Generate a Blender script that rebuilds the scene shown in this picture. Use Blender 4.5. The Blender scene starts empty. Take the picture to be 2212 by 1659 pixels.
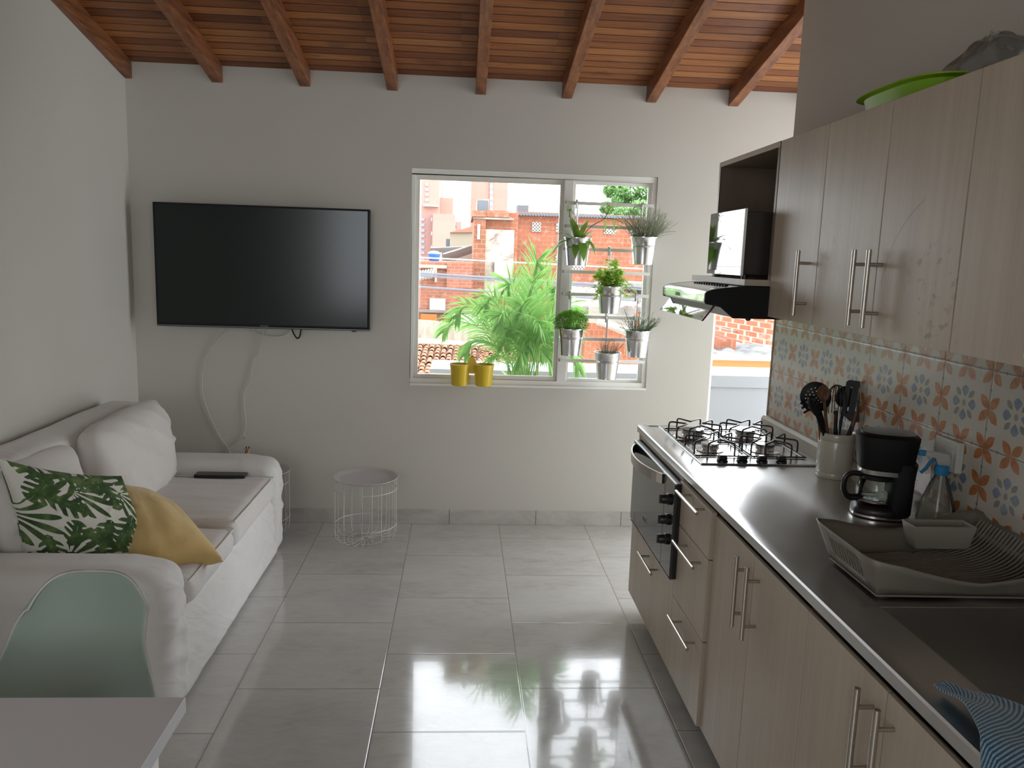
import bpy, bmesh, math, random
from mathutils import Vector, Matrix, noise as mnoise
# ---------------------------------------------------------------- camera, world, light
random.seed(7)
SC = bpy.context.scene; COL = SC.collection
FPX, H0 = 1712.69, 1.57
YAW, PIT, ROL = [math.radians(a) for a in (3.80240, -9.03075, 1.88318)]
_f = Vector((math.sin(YAW)*math.cos(PIT), math.cos(YAW)*math.cos(PIT), math.sin(PIT)))
_r0 = Vector((math.cos(YAW), -math.sin(YAW), 0)); _u0 = _r0.cross(_f)
_r = _r0*math.cos(ROL)+_u0*math.sin(ROL); _u = -_r0*math.sin(ROL)+_u0*math.cos(ROL)
def at(px, py, Y):                      # a point seen at that pixel, at depth Y
    d = _r*((px-1106)/FPX) - _u*((py-829.5)/FPX) + _f
    return Vector((0, 0, H0)) + d*(Y/d.y)
cd = bpy.data.cameras.new('camera'); cam = bpy.data.objects.new('camera', cd); COL.objects.link(cam)
cd.sensor_fit = 'HORIZONTAL'; cd.sensor_width = 36; cd.lens = FPX/2212*36; cd.clip_start = .05; cd.clip_end = 500
Mc = Matrix((( _r.x,_u.x,-_f.x),(_r.y,_u.y,-_f.y),(_r.z,_u.z,-_f.z))).to_4x4(); Mc.translation = (0,0,H0)
cam.matrix_world = Mc; SC.camera = cam
W = bpy.data.worlds.new('overcast_sky'); SC.world = W; W.use_nodes = True
bg = W.node_tree.nodes['Background']; bg.inputs[0].default_value = (.90,.95,1,1)
SKY, SKY_SUNSIDE, SKY_BEHIND = 6.3, .9, .70        # overcast sky, brighter towards the veiled sun at +x +y
def _w(op, *a):
    n = W.node_tree.nodes.new('ShaderNodeMath'); n.operation = op
    for i, x in enumerate(a):
        if isinstance(x, (int,float)): n.inputs[i].default_value = x
        else: W.node_tree.links.new(x, n.inputs[i])
    return n.outputs[0]
_tc = W.node_tree.nodes.new('ShaderNodeTexCoord'); _sx = W.node_tree.nodes.new('ShaderNodeSeparateXYZ'); W.node_tree.links.new(_tc.outputs['Generated'], _sx.inputs[0])
_e = _w('MULTIPLY', _w('ADD', _w('MULTIPLY', _w('MAXIMUM', _sx.outputs[0], 0.0), SKY_SUNSIDE), 1.0), SKY)
_k = _w('MINIMUM', _w('MAXIMUM', _w('ADD', _w('MULTIPLY', _sx.outputs[1], 1.4), .5), 0.0), 1.0)
W.node_tree.links.new(_w('MULTIPLY', _e, _w('ADD', _w('MULTIPLY', _k, 1-SKY_BEHIND), SKY_BEHIND)), bg.inputs[1])
SC.view_settings.view_transform = 'Standard'; SC.view_settings.look = 'None'
SC.view_settings.exposure = 0; SC.view_settings.gamma = 1; SC.view_settings.use_curve_mapping = False
def area(name, loc, rot, sx, sy, power, col=(1,1,1), portal=False):
    l = bpy.data.lights.new(name, 'AREA'); l.shape = 'RECTANGLE'; l.size = sx; l.size_y = sy; l.energy = power; l.color = col
    if portal: l.cycles.is_portal = True
    o = bpy.data.objects.new(name, l); COL.objects.link(o); o.location = loc; o.rotation_euler = rot; return o
PI = math.pi
area('window_portal', (.4,4.66,1.44), (-PI/2,0,0), 1.38, 1.22, 1, portal=True)
area('doorway_portal', (1.93,4.66,1.05), (-PI/2,0,0), .96, 2.1, 1, portal=True)
area('rear_portal', (-1.2,-2.62,1.8), (PI/2,0,0), 1.2, 2.0, 1, portal=True)
area('side_portal', (2.72,3.82,1.3), (0,PI/2,0), 2.4, .70, 1, portal=True)
area('right_portal', (1.54,-1.3,1.55), (0,PI/2,0), 1.3, 1.4, 1, portal=True)
# ---------------------------------------------------------------- node helpers
class E:
    def __init__(s, nt, k): s.nt, s.k = nt, k
    def _m(s, op, *a, **kw):
        n = s.nt.nodes.new('ShaderNodeMath'); n.operation = op
        for i, x in enumerate(a):
            if isinstance(x, E): s.nt.links.new(x.k, n.inputs[i])
            else: n.inputs[i].default_value = x
        return E(s.nt, n.outputs[0])
    def __add__(s,o): return s._m('ADD',s,o)
    __radd__ = __add__
    def __sub__(s,o): return s._m('SUBTRACT',s,o)
    def __rsub__(s,o): return s._m('SUBTRACT',o,s)
    def __mul__(s,o): return s._m('MULTIPLY',s,o)
    __rmul__ = __mul__
    def __truediv__(s,o): return s._m('DIVIDE',s,o)
    def f(s,op,*a): return s._m(op,s,*a)
    def lt(s,o,w=.01): return ((s*(-1.0)+o)*(1.0/w)+.5).clamp()
    def gt(s,o,w=.01): return ((s-o)*(1.0/w)+.5).clamp()
    def clamp(s): return s._m('MINIMUM',s._m('MAXIMUM',s,0.0),1.0)
def pos(nt, kind='world'):
    if kind == 'world': n = nt.nodes.new('ShaderNodeNewGeometry'); k = n.outputs['Position']
    else: n = nt.nodes.new('ShaderNodeTexCoord'); k = n.outputs['Object']
    s = nt.nodes.new('ShaderNodeSeparateXYZ'); nt.links.new(k, s.inputs[0])
    return [E(nt, s.outputs[i]) for i in range(3)]
def vec(nt, x, y, z=0.0):
    n = nt.nodes.new('ShaderNodeCombineXYZ')
    for i, a in enumerate((x,y,z)):
        if isinstance(a, E): nt.links.new(a.k, n.inputs[i])
        else: n.inputs[i].default_value = a
    return n.outputs[0]
def noi(nt, v, scale=5, detail=2, rough=.5, dist=0):
    n = nt.nodes.new('ShaderNodeTexNoise'); nt.links.new(v, n.inputs['Vector'])
    n.inputs['Scale'].default_value = scale; n.inputs['Detail'].default_value = detail
    n.inputs['Roughness'].default_value = rough; n.inputs['Distortion'].default_value = dist
    return E(nt, n.outputs['Fac'])
def rnd(nt, a, b=0.0):
    n = nt.nodes.new('ShaderNodeTexWhiteNoise'); n.noise_dimensions = '3D'; nt.links.new(vec(nt,a,b), n.inputs['Vector']); return E(nt, n.outputs['Value'])
def mix(nt, a, b, f):
    n = nt.nodes.new('ShaderNodeMix'); n.data_type = 'RGBA'
    for i, x in ((6,a),(7,b)):
        if isinstance(x, tuple): n.inputs[i].default_value = (*x[:3],1)
        else: nt.links.new(x, n.inputs[i])
    if isinstance(f, E): nt.links.new(f.k, n.inputs[0])
    else: n.inputs[0].default_value = f
    return n.outputs[2]
def ramp(nt, f, stops):
    n = nt.nodes.new('ShaderNodeValToRGB'); nt.links.new(f.k, n.inputs[0])
    e = n.color_ramp.elements
    while len(e) < len(stops): e.new(.5)
    for i, (p, c) in enumerate(stops): e[i].position = p; e[i].color = (*c,1)
    return n.outputs[0]
def srgb(r,g,b):
    return tuple(((c/255)/12.92 if c/255<=.04045 else ((c/255+.055)/1.055)**2.4) for c in (r,g,b))
def P(name, col=(.8,.8,.8), rough=.5, metal=0, bump=None, bs=.3, bd=.002, trans=0, aniso=0, spec=.5, sheen=0, alpha=1, coat=0, sss=0, rfn=None):
    m = bpy.data.materials.new(name); m.use_nodes = True; nt = m.node_tree; b = nt.nodes['Principled BSDF']
    if callable(col):
        nt.links.new(col(nt), b.inputs['Base Color'])
    else: b.inputs['Base Color'].default_value = (*col,1)
    b.inputs['Roughness'].default_value = rough; b.inputs['Metallic'].default_value = metal
    b.inputs['Transmission Weight'].default_value = trans; b.inputs['Anisotropic'].default_value = aniso
    b.inputs['Specular IOR Level'].default_value = spec; b.inputs['Sheen Weight'].default_value = sheen
    b.inputs['Alpha'].default_value = alpha; b.inputs['Coat Weight'].default_value = coat; b.inputs['Subsurface Weight'].default_value = sss
    if rfn: nt.links.new(rfn(nt).k, b.inputs['Roughness'])
    if bump:
        n = nt.nodes.new('ShaderNodeBump'); n.inputs['Strength'].default_value = bs; n.inputs['Distance'].default_value = bd
        nt.links.new(bump(nt).k, n.inputs['Height']); nt.links.new(n.outputs[0], b.inputs['Normal'])
    return m
def glass(name, tint=(1,1,1), ior=1.45, rough=0.0, density=0.0):
    m = bpy.data.materials.new(name); m.use_nodes = True; nt = m.node_tree; nt.nodes.clear()
    o = nt.nodes.new('ShaderNodeOutputMaterial'); t = nt.nodes.new('ShaderNodeBsdfTransparent'); g = nt.nodes.new('ShaderNodeBsdfGlossy')
    d = nt.nodes.new('ShaderNodeBsdfDiffuse'); md = nt.nodes.new('ShaderNodeMixShader'); md.inputs[0].default_value = density
    fr = nt.nodes.new('ShaderNodeFresnel'); fr.inputs[0].default_value = ior; mx = nt.nodes.new('ShaderNodeMixShader')
    t.inputs[0].default_value = (*tint,1); d.inputs[0].default_value = (.8,.82,.8,1); g.inputs['Roughness'].default_value = rough
    nt.links.new(t.outputs[0], md.inputs[1]); nt.links.new(d.outputs[0], md.inputs[2])
    nt.links.new(fr.outputs[0], mx.inputs[0]); nt.links.new(md.outputs[0], mx.inputs[1]); nt.links.new(g.outputs[0], mx.inputs[2])
    nt.links.new(mx.outputs[0], o.inputs[0]); return m
# ---------------------------------------------------------------- mesh helpers
class G:
    def __init__(s): s.v = []; s.fc = []; s.at = None; s.mi = []
    def add(s, vs, fs, mi=0):
        k = len(s.v); s.v += [Vector(p) for p in vs]; s.fc += [tuple(i+k for i in f) for f in fs]; s.mi += [mi]*len(fs); return s
    def box(s, x0,x1,y0,y1,z0,z1, mi=0):
        v = [(x,y,z) for x in (x0,x1) for y in (y0,y1) for z in (z0,z1)]
        return s.add(v, [(0,1,3,2),(4,6,7,5),(0,4,5,1),(2,3,7,6),(0,2,6,4),(1,5,7,3)], mi)
    def prism(s, poly, axis, a, b, mi=0):        # poly: 2D points; axis 0: (y,z) 1: (x,z) 2: (x,y)
        n = len(poly)
        def pt(p, t): return [(t,p[0],p[1]),(p[0],t,p[1]),(p[0],p[1],t)][axis]
        return s.add([pt(p,a) for p in poly]+[pt(p,b) for p in poly], [tuple(range(n))[::-1], tuple(range(n,2*n))]+[(i,(i+1)%n,n+(i+1)%n,n+i) for i in range(n)], mi)
    def grid(s, fn, nu, nv, mi=0, closeu=False):
        vs = [fn(i/(nu if closeu else nu-1), j/(nv-1)) for j in range(nv) for i in range(nu)]
        fs = [(j*nu+i, j*nu+(i+1)%nu, (j+1)*nu+(i+1)%nu, (j+1)*nu+i) for j in range(nv-1) for i in range(nu if closeu else nu-1)]
        return s.add(vs, fs, mi)
    def lathe(s, prof, c=(0,0,0), n=32, mi=0, ax=None, sx=1, sy=1, cap=True):   # prof: (r,z)
        vs = []
        for r, z in prof:
            for i in range(n):
                a = 2*PI*i/n; vs.append(Vector((r*math.cos(a)*sx, r*math.sin(a)*sy, z)))
        if ax is not None:
            q = Vector((0,0,1)).rotation_difference(Vector(ax).normalized()); vs = [q@v for v in vs]
        vs = [v+Vector(c) for v in vs]; m = len(prof)
        fs = [(j*n+i, j*n+(i+1)%n, (j+1)*n+(i+1)%n, (j+1)*n+i) for j in range(m-1) for i in range(n)]
        if cap: fs += [tuple(range(n))[::-1], tuple(range((m-1)*n, m*n))]
        return s.add(vs, fs, mi)
    def cyl(s, a, b, r, n=16, r2=None, mi=0):
        a, b = Vector(a), Vector(b); return s.lathe([(r,0),(r if r2 is None else r2,(b-a).length)], a, n, mi, ax=b-a)
    def tube(s, pts, r, n=8, closed=False, rf=None, mi=0, flat=1):
        pts = [Vector(p) for p in pts]; m = len(pts); vs = []; up = None
        for i in range(m):
            if closed: t = pts[(i+1)%m]-pts[i-1]
            else: t = pts[min(i+1,m-1)]-pts[max(i-1,0)]
            t = t.normalized() if t.length > 1e-9 else Vector((0,0,1))
            if up is None: up = t.orthogonal().normalized()
            up = (up-t*up.dot(t)); up = up.normalized() if up.length > 1e-6 else t.orthogonal().normalized()
            w = t.cross(up); rr = r*(rf(i/(m-1)) if rf else 1)
            for k in range(n):
                a = 2*PI*k/n; vs.append(pts[i]+up*math.cos(a)*rr+w*math.sin(a)*rr*flat)
        e = m if closed else m-1
        fs = [(i*n+k, i*n+(k+1)%n, ((i+1)%m)*n+(k+1)%n, ((i+1)%m)*n+k) for i in range(e) for k in range(n)]
        if not closed: fs += [tuple(range(n))[::-1], tuple(range((m-1)*n,m*n))]
        return s.add(vs, fs, mi)
    def rbox(s, x0,x1,y0,y1,z0,z1, r=.03, d=.03, disp=None, mi=0):   # rounded box on a dense grid
        lo, hi = Vector((x0,y0,z0)), Vector((x1,y1,z1)); c = (lo+hi)/2; hf = (hi-lo)/2; r = min(r, *hf)
        inn = hf-Vector((r,r,r)); key = {}; vs = []; fs = []
        n = [max(2, int(round(2*h/d))) for h in hf]
        def gv(i,j,k):
            q = (i,j,k)
            if q not in key:
                p = Vector([hf[a]*(2*q[a]/n[a]-1) for a in range(3)])
                # pull grid lines towards the edges so the rounding has vertices
                cl = Vector([max(-inn[a], min(inn[a], p[a])) for a in range(3)]); dlt = p-cl
                if dlt.length > 1e-9: p = cl+dlt.normalized()*r
                p = p+c
                if disp: p = disp(p)
                key[q] = len(vs); vs.append(p)
            return key[q]
        for a in range(3):
            b, e = (a+1)%3, (a+2)%3
            for side in (0, n[a]):
                for i in range(n[b]):
                    for j in range(n[e]):
                        qs = []
                        for di, dj in ((0,0),(1,0),(1,1),(0,1)):
                            q = [0,0,0]; q[a] = side; q[b] = i+di; q[e] = j+dj; qs.append(gv(*q))
                        fs.append(tuple(qs) if side else tuple(qs[::-1]))
        return s.add(vs, fs, mi)
    def blade(s, base, d, L, w, droop=.5, n=6, tw=0, mi=0, fold=0, shape=None, up=Vector((0,0,1))):   # arching leaf
        d = Vector(d).normalized(); side = d.cross(up); side = side.normalized() if side.length > 1e-4 else Vector((1,0,0))
        p = Vector(base); vs = []; st = L/n
        for i in range(n+1):
            t = i/n; ww = w*(shape(t) if shape else math.sin(PI*min(1,.12+.88*t))**.7*(1-t**6)+.02)
            vs += [p-side*ww/2, p+side*ww/2]
            p = p+d*st; d = (d-Vector((0,0,1))*droop*st/L*1.2).normalized()
        return s.add(vs, [(2*i,2*i+1,2*i+3,2*i+2) for i in range(n)], mi)
    def tf(s, M): s.v = [M@v for v in s.v]; return s
    def build(s, name, mat=None, parent=None, smooth=35, bevel=0, sub=0, solid=0, bseg=2, loc=None, pats=None):
        me = bpy.data.meshes.new(name)
        if parent is None:
            if loc is None:
                xs = [v.x for v in s.v]; ys = [v.y for v in s.v]; zs = [v.z for v in s.v]
                loc = Vector(((min(xs)+max(xs))/2, (min(ys)+max(ys))/2, min(zs)))
            else: loc = Vector(loc)
            org = loc; lloc = loc
        else: org = wloc(parent); lloc = Vector((0,0,0))
        me.from_pydata([tuple(v-org) for v in s.v], [], s.fc); me.validate(); me.update()
        mats = mat if isinstance(mat, (list,tuple)) else [mat]
        for m in mats: me.materials.append(m)
        if len(mats) > 1 and len(me.polygons) == len(s.mi): me.polygons.foreach_set('material_index', s.mi)
        if pats is not None:
            a = me.attributes.new('pat', 'FLOAT', 'POINT'); a.data.foreach_set('value', pats)
        bm = bmesh.new(); bm.from_mesh(me)
        if pats is None: bmesh.ops.remove_doubles(bm, verts=bm.verts, dist=1e-6)
        if not getattr(s, 'noflip', False): bmesh.ops.recalc_face_normals(bm, faces=bm.faces)
        bm.to_mesh(me); bm.free()
        if smooth:
            me.shade_smooth(); me.set_sharp_from_angle(angle=math.radians(smooth))
        o = bpy.data.objects.new(name, me); COL.objects.link(o); o.parent = parent; o.location = lloc
        if bevel:
            b = o.modifiers.new('b','BEVEL'); b.width = bevel; b.segments = bseg; b.limit_method = 'ANGLE'; b.harden_normals = True
        if solid: b = o.modifiers.new('s','SOLIDIFY'); b.thickness = solid; b.offset = 0
        if sub: b = o.modifiers.new('u','SUBSURF'); b.levels = sub; b.render_levels = sub
        return o
def wloc(o):
    v = Vector((0,0,0))
    while o: v += o.location; o = o.parent
    return v
def tag(o, label=None, cat=None, group=None, kind=None):
    if label: o['label'] = label
    if cat: o['category'] = cat
    if group: o['group'] = group
    if kind: o['kind'] = kind
    return o
def thing(name, label, cat, loc, group=None, kind=None):
    o = bpy.data.objects.new(name, None); COL.objects.link(o); o.location = loc; o.empty_display_size = .05
    return tag(o, label, cat, group, kind)
def struct(o, label=None): o['kind'] = 'structure'; return tag(o, label)
def B(*a): return G().box(*a)
def copy_tree(o, parent=None):
    c = o.copy(); COL.objects.link(c); c.parent = parent
    for ch in o.children: copy_tree(ch, c)
    return c
def text(s, name, size, loc, rot, mat, parent, ext=.0004, align='CENTER'):
    cu = bpy.data.curves.new(name, 'FONT'); cu.body = s; cu.size = size; cu.extrude = ext; cu.align_x = align; cu.align_y = 'CENTER'
    cu.materials.append(mat); o = bpy.data.objects.new(name, cu); COL.objects.link(o); o.parent = parent
    bpy.context.view_layer.update(); me = bpy.data.meshes.new_from_object(o.evaluated_get(bpy.context.evaluated_depsgraph_get()))
    bpy.data.objects.remove(o); o = bpy.data.objects.new(name, me); COL.objects.link(o); o.parent = parent
    o.location = Vector(loc)-wloc(parent); o.rotation_euler = rot; return o
def fbm(p, sc, seed=0): return mnoise.noise(Vector(p)*sc+Vector((seed,seed*1.7,seed*.3)))
def catmull(pts, n=8):
    pts = [Vector(p) for p in pts]; out = []
    for i in range(len(pts)-1):
        p0 = pts[max(i-1,0)]; p1 = pts[i]; p2 = pts[i+1]; p3 = pts[min(i+2,len(pts)-1)]
        for k in range(n):
            t = k/n; out.append(.5*((2*p1)+(p2-p0)*t+(2*p0-5*p1+4*p2-p3)*t*t+(3*p1-p0-3*p2+p3)*t**3))
    return out+[pts[-1]]
# ---------------------------------------------------------------- materials
def c_wall(nt):
    x,y,z = pos(nt); return mix(nt, (.56,.535,.48), (.61,.585,.535), noi(nt, vec(nt,x,y,z), 1.3, 4))
wall_m = P('painted_plaster', c_wall, .75, bump=lambda nt: noi(nt, vec(nt,*pos(nt)), 60, 3), bs=.12, bd=.003)
TW, TD = .5135, .5275
def tile_uv(nt):
    x,y,z = pos(nt); u = (x+.779)/TW; c = u.f('FLOOR'); ph = (c*.5).f('FRACT')   # alternate columns are shifted half a tile
    v = (y-4.291+ph*2*.270+TD*20)/TD; return u, v, c, v.f('FLOOR'), x, y
def c_floor(nt):
    u,v,cu,cv,x,y = tile_uv(nt)
    du = (u.f('FRACT')-.5).f('ABSOLUTE'); dv = (v.f('FRACT')-.5).f('ABSOLUTE')
    g = du.gt(.4965,.0015).f('MAXIMUM', dv.gt(.4967,.0015))
    r = rnd(nt, cu, cv); n1 = noi(nt, vec(nt, x+r*9, y*1.6+r*5), 2.2, 5, .62, .6); n2 = noi(nt, vec(nt,x*1.2,y*3.5+r*3), 7, 5, .7, 1.2)
    c = ramp(nt, n1*.55+n2*.45+(r-.5)*.06, [(.3,(.41,.395,.365)),(.48,(.51,.50,.475)),(.62,(.555,.545,.52)),(.8,(.63,.62,.60))])
    return mix(nt, c, (.24,.21,.18), g)
def b_floor(nt):
    u,v,cu,cv,x,y = tile_uv(nt)
    du = (u.f('FRACT')-.5).f('ABSOLUTE'); dv = (v.f('FRACT')-.5).f('ABSOLUTE')
    g = du.gt(.494,.006).f('MAXIMUM', dv.gt(.494,.006))
    return noi(nt, vec(nt,x,y), 26, 4, .6)*.22 + noi(nt, vec(nt,x,y), 160, 2)*.05 - g
floor_m = P('floor_tiles', c_floor, .22, coat=.5, bump=b_floor, bs=.35, bd=.0012, spec=1.0, rfn=lambda nt: noi(nt, vec(nt,*pos(nt)[:2]), 9, 4)*.12+.06)
def c_base(nt):
    x,y,z = pos(nt); u = (x+.779)/TW+(y/TD); g = (u.f('FRACT')-.5).f('ABSOLUTE').gt(.495,.003)
    n = noi(nt, vec(nt,x,y,z*2), 4, 5, .65, .8)
    return mix(nt, ramp(nt, n, [(.35,(.42,.405,.37)),(.65,(.56,.545,.51))]), (.2,.18,.15), g)
base_m = P('skirting_tile', c_base, .3)
BD = .0662
def c_ceil(nt):
    x,y,z = pos(nt); u = (y-4.534)/BD; k = u.f('FLOOR'); r = rnd(nt, k, 3.0); bx = ((x+.03)/.47).f('FLOOR'); r2 = rnd(nt, k, bx)
    g = noi(nt, vec(nt, x*1.2+r*17, y*26), 3, 6, .65, .4)
    c = ramp(nt, g*.55+r*.3+r2*.15, [(.24,(.085,.022,.008)),(.42,(.21,.066,.020)),(.56,(.33,.120,.036)),(.72,(.46,.20,.066))])
    st = noi(nt, vec(nt, x*2.2, y*4.5), 1.6, 3, .6).gt(.66,.08)*.45
    c = mix(nt, c, (.06,.025,.02), st)
    gap = (u.f('FRACT')-.5).f('ABSOLUTE').gt(.455,.03)
    return mix(nt, c, (.02,.007,.004), gap)
def b_ceil(nt):
    x,y,z = pos(nt); u = (y-4.534)/BD; return noi(nt, vec(nt,x,y*20), 8, 3)*.1-(u.f('FRACT')-.5).f('ABSOLUTE').gt(.45,.06)
ceil_m = P('varnished_boards', c_ceil, .38, bump=b_ceil, bs=.6, bd=.004, spec=.28)
def c_beam(nt):
    x,y,z = pos(nt,'obj'); g = noi(nt, vec(nt, x*14, y*1.4, z*14), 3, 5, .6, .5); st = noi(nt, vec(nt,x*4,y*3,z*4), 1.5, 3).gt(.62,.1)*.4
    return mix(nt, ramp(nt, g, [(.3,(.14,.047,.020)),(.55,(.27,.105,.044)),(.75,(.38,.165,.075))]), (.07,.03,.02), st)
beam_m = P('varnished_beam', c_beam, .42, spec=.3, bump=lambda nt: noi(nt, vec(nt,*pos(nt,'obj')), 40, 3), bs=.2)
white_m = P('white_enamel', (.88,.87,.82), .35)
sash_m = P('sash_enamel', (.84,.81,.73), .38)
pane_m = glass('window_glass')
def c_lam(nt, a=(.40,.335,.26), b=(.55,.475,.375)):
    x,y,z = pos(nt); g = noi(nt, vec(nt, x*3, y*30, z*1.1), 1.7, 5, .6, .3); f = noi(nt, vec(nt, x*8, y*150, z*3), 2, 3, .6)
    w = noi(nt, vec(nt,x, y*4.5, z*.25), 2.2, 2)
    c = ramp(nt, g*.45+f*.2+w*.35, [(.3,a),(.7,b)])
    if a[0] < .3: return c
    def near(cy, cz_, r, st): return ((y-cy)*(y-cy)+(z-cz_)*(z-cz_)).f('SQRT').lt(r,.05)*noi(nt, vec(nt,y,z), st, 4, .6).gt(.60,.06)
    sm = near(1.80,1.54,.10,26).f('MAXIMUM', near(1.76,1.43,.07,30)).f('MAXIMUM', near(2.33,1.62,.08,22)*.6)
    arc = (((y-1.72)*(y-1.72)*.8+(z-1.50)*(z-1.50)).f('SQRT')-.27).f('ABSOLUTE').lt(.002,.003)*y.gt(1.86,.01)*z.gt(1.53,.01)
    return mix(nt, c, (.16,.115,.08), (sm*.45).f('MAXIMUM', arc*.4))
lam_m = P('greige_laminate', c_lam, .42, bump=lambda nt: noi(nt, vec(nt,pos(nt)[0],pos(nt)[1]*120,pos(nt)[2]*4), 3, 3), bs=.12, bd=.001)
edge_m = P('laminate_shadow_gap', (.10,.075,.05), .6)  # colour darkened so the gaps between the doors look shaded
steel_m = P('brushed_steel', (.56,.55,.54), .3, 1, bump=lambda nt: noi(nt, vec(nt,pos(nt)[0]*3,pos(nt)[1]*260,pos(nt)[2]*3), 3, 2), bs=.05, bd=.001)
top_m = P('worktop_steel', (.66,.65,.64), .3, 1, aniso=.6, rfn=lambda nt: noi(nt, vec(nt,pos(nt)[0]*2,pos(nt)[1]*2), 5, 4)*.16+.26, bump=lambda nt: noi(nt, vec(nt,pos(nt)[0]*40,pos(nt)[1]*2.5), 6, 3)*.12+noi(nt, vec(nt,*pos(nt)[:2]), 5, 2)*.6, bs=.12, bd=.002)
chrome_m = P('polished_steel', (.75,.74,.72), .08, 1)
handle_m = P('satin_handle', (.52,.48,.43), .28, 1)
black_m = P('black_plastic', (.012,.012,.012), .32)
blackmat_m = P('matt_black', (.007,.007,.0075), .55, spec=.3)
enam_m = P('black_enamel_wire', (.02,.012,.012), .3)
# ---------------------------------------------------------------- the room shell
YB = 4.53; SL = .22
def cz(y, b=2.531): return b+SL*(YB-y)
XL, XR, YR = -1.81, 2.6, -2.5
struct(G().box(XL-.15,XR+.15,YR-.15,YB+.12,-.12,0).build('floor', floor_m, smooth=0))
g = G()
for b in ((XL-.15,-.29,0,3.2),(-.29,1.087,0,.839),(-.29,1.087,2.045,3.2),(1.087,1.463,0,3.2),(1.463,2.4,2.12,3.2),(2.4,XR+.15,0,3.2)):
    g.box(b[0],b[1],YB,YB+.13,b[2],min(b[3], cz(YB+.0)+.05))
struct(g.build('wall_back', wall_m, smooth=0))
struct(G().prism([(YR,0),(YB,0),(YB,2.6),(YR,4.2)],0,XL-.12,XL).build('wall_left', wall_m, smooth=0))
struct(G().prism([(YR,2.2),(3.44,2.2),(3.44,2.85),(YR,4.2)],0,1.40,1.52).box(1.40,1.52,YR,-2.0,0,2.2).box(1.40,1.52,-.6,3.44,0,2.2).box(1.40,1.52,-2.0,-.6,0,.9).build('wall_right', wall_m, smooth=0))
g = G().box(XR,XR+.12,3.32,3.47,0,3.2).box(XR,XR+.12,4.17,YB,0,3.2).box(XR,XR+.12,3.47,4.17,0,.1).box(XR,XR+.12,3.47,4.17,2.5,3.2).box(1.52,XR,3.32,3.44,0,3.2)
struct(g.build('wall_passage', wall_m, smooth=0))
g = G().box(XL,-1.79,YR-.12,YR,0,4.2).box(-.60,1.40,YR-.12,YR,0,4.2).box(-1.79,-.60,YR-.12,YR,0,.8).box(-1.79,-.60,YR-.12,YR,2.8,4.2)
struct(g.build('wall_rear', wall_m, smooth=0))
struct(G().prism([(YR-.2,cz(YR-.2)),(YB+.13,cz(YB+.13)),(YB+.13,cz(YB+.13)+.12),(YR-.2,cz(YR-.2)+.12)],0,XL-.15,XR+.15).build('ceiling', ceil_m, smooth=0))
struct(G().box(-1.80,1.463,YB-.009,YB,0,.088).build('baseboard_back', base_m, bevel=.002, smooth=0))
struct(G().box(XL,XL+.009,YR,YB-.01,0,.088).build('baseboard_left', base_m, bevel=.002, smooth=0))
ords = ['first','second','third','fourth','fifth','sixth','seventh','eighth']
wh = ['against the left wall','above the left part of the television','above the right part of the television','between the television and the window','over the left half of the window','over the right half of the window','over the wall right of the window','running behind the top of the kitchen wall']
for i, x in enumerate((-1.829,-1.358,-.897,-.43,.049,.522,.992,1.456,1.93,2.37)):
    x0 = max(x, XL+.002); x1 = x+.057; y0, y1 = YR, YB-.001
    if x > 1.39: y0 = 3.45 if x > 1.5 else 3.45
    b = G().prism([(y0,cz(y0,2.443)),(y1,cz(y1,2.443)),(y1,cz(y1)+.01),(y0,cz(y0)+.01)],0,x0,x1).build('ceiling_beam', beam_m, bevel=.003, smooth=0)
    if i < 8: tag(b, 'brown varnished ceiling beam, %s from the left, %s' % (ords[i], wh[i]), 'beam', 'sloping ceiling beams')
    else: tag(b, 'brown ceiling beam hidden in the side passage, %s' % ('nearer' if i == 8 else 'farther'), 'beam', 'sloping ceiling beams')
# ---------------------------------------------------------------- window with sash, bars and panes
w = thing('window_1', None, None, (.4,YB,.839)); struct(w, 'white two-part window with sliding left sash and bars on the right')
y0, y1 = YB+.012, YB+.075
fr = G().box(-.29,1.087,y0,y1,2.012,2.045).box(-.29,1.087,y0,y1,.839,.868).box(-.29,-.268,y0,y1,.868,2.012).box(1.062,1.087,y0,y1,.868,2.012).box(.560,.613,y0-.006,y1,.868,2.012)
fr.build('window_frame', white_m, w, bevel=.003)
sa = G().box(-.268,.560,y0+.012,y0+.04,1.985,2.012).box(-.268,.560,y0+.012,y0+.04,.868,.892).box(-.268,-.246,y0+.012,y0+.04,.892,1.985).box(.540,.560,y0+.012,y0+.04,.892,1.985)
sa.build('sliding_sash', sash_m, w, bevel=.003)
G().box(.613,.628,y0+.03,y0+.05,.868,2.012).box(1.045,1.062,y0+.03,y0+.05,.868,2.012).box(.628,1.045,y0+.03,y0+.05,1.993,2.012).box(.628,1.045,y0+.03,y0+.05,.868,.884).build('fixed_frame', white_m, w, bevel=.002)
G().box(-.246,.540,y0+.024,y0+.028,.892,1.985).build('window_pane', pane_m, w, smooth=0)
G().box(.628,1.045,y0+.038,y0+.042,.884,1.993).build('window_pane', pane_m, w, smooth=0)
G().box(-.29,1.087,YB-.004,y0,.829,.842).build('window_sill', white_m, w, bevel=.002)
for k in range(8):
    z = 1.884-.1266*k
    G().box(.566,1.072,YB-.030,YB-.022,z-.009,z+.009).box(.566,.572,YB-.03,y0,z-.008,z+.008).box(1.066,1.072,YB-.03,y0,z-.008,z+.008).build('window_bar', white_m, w, bevel=.0015)
d = thing('door_1', None, None, (1.463,YB,0)); struct(d, 'open doorway to the terrace behind the kitchen counter')
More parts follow.
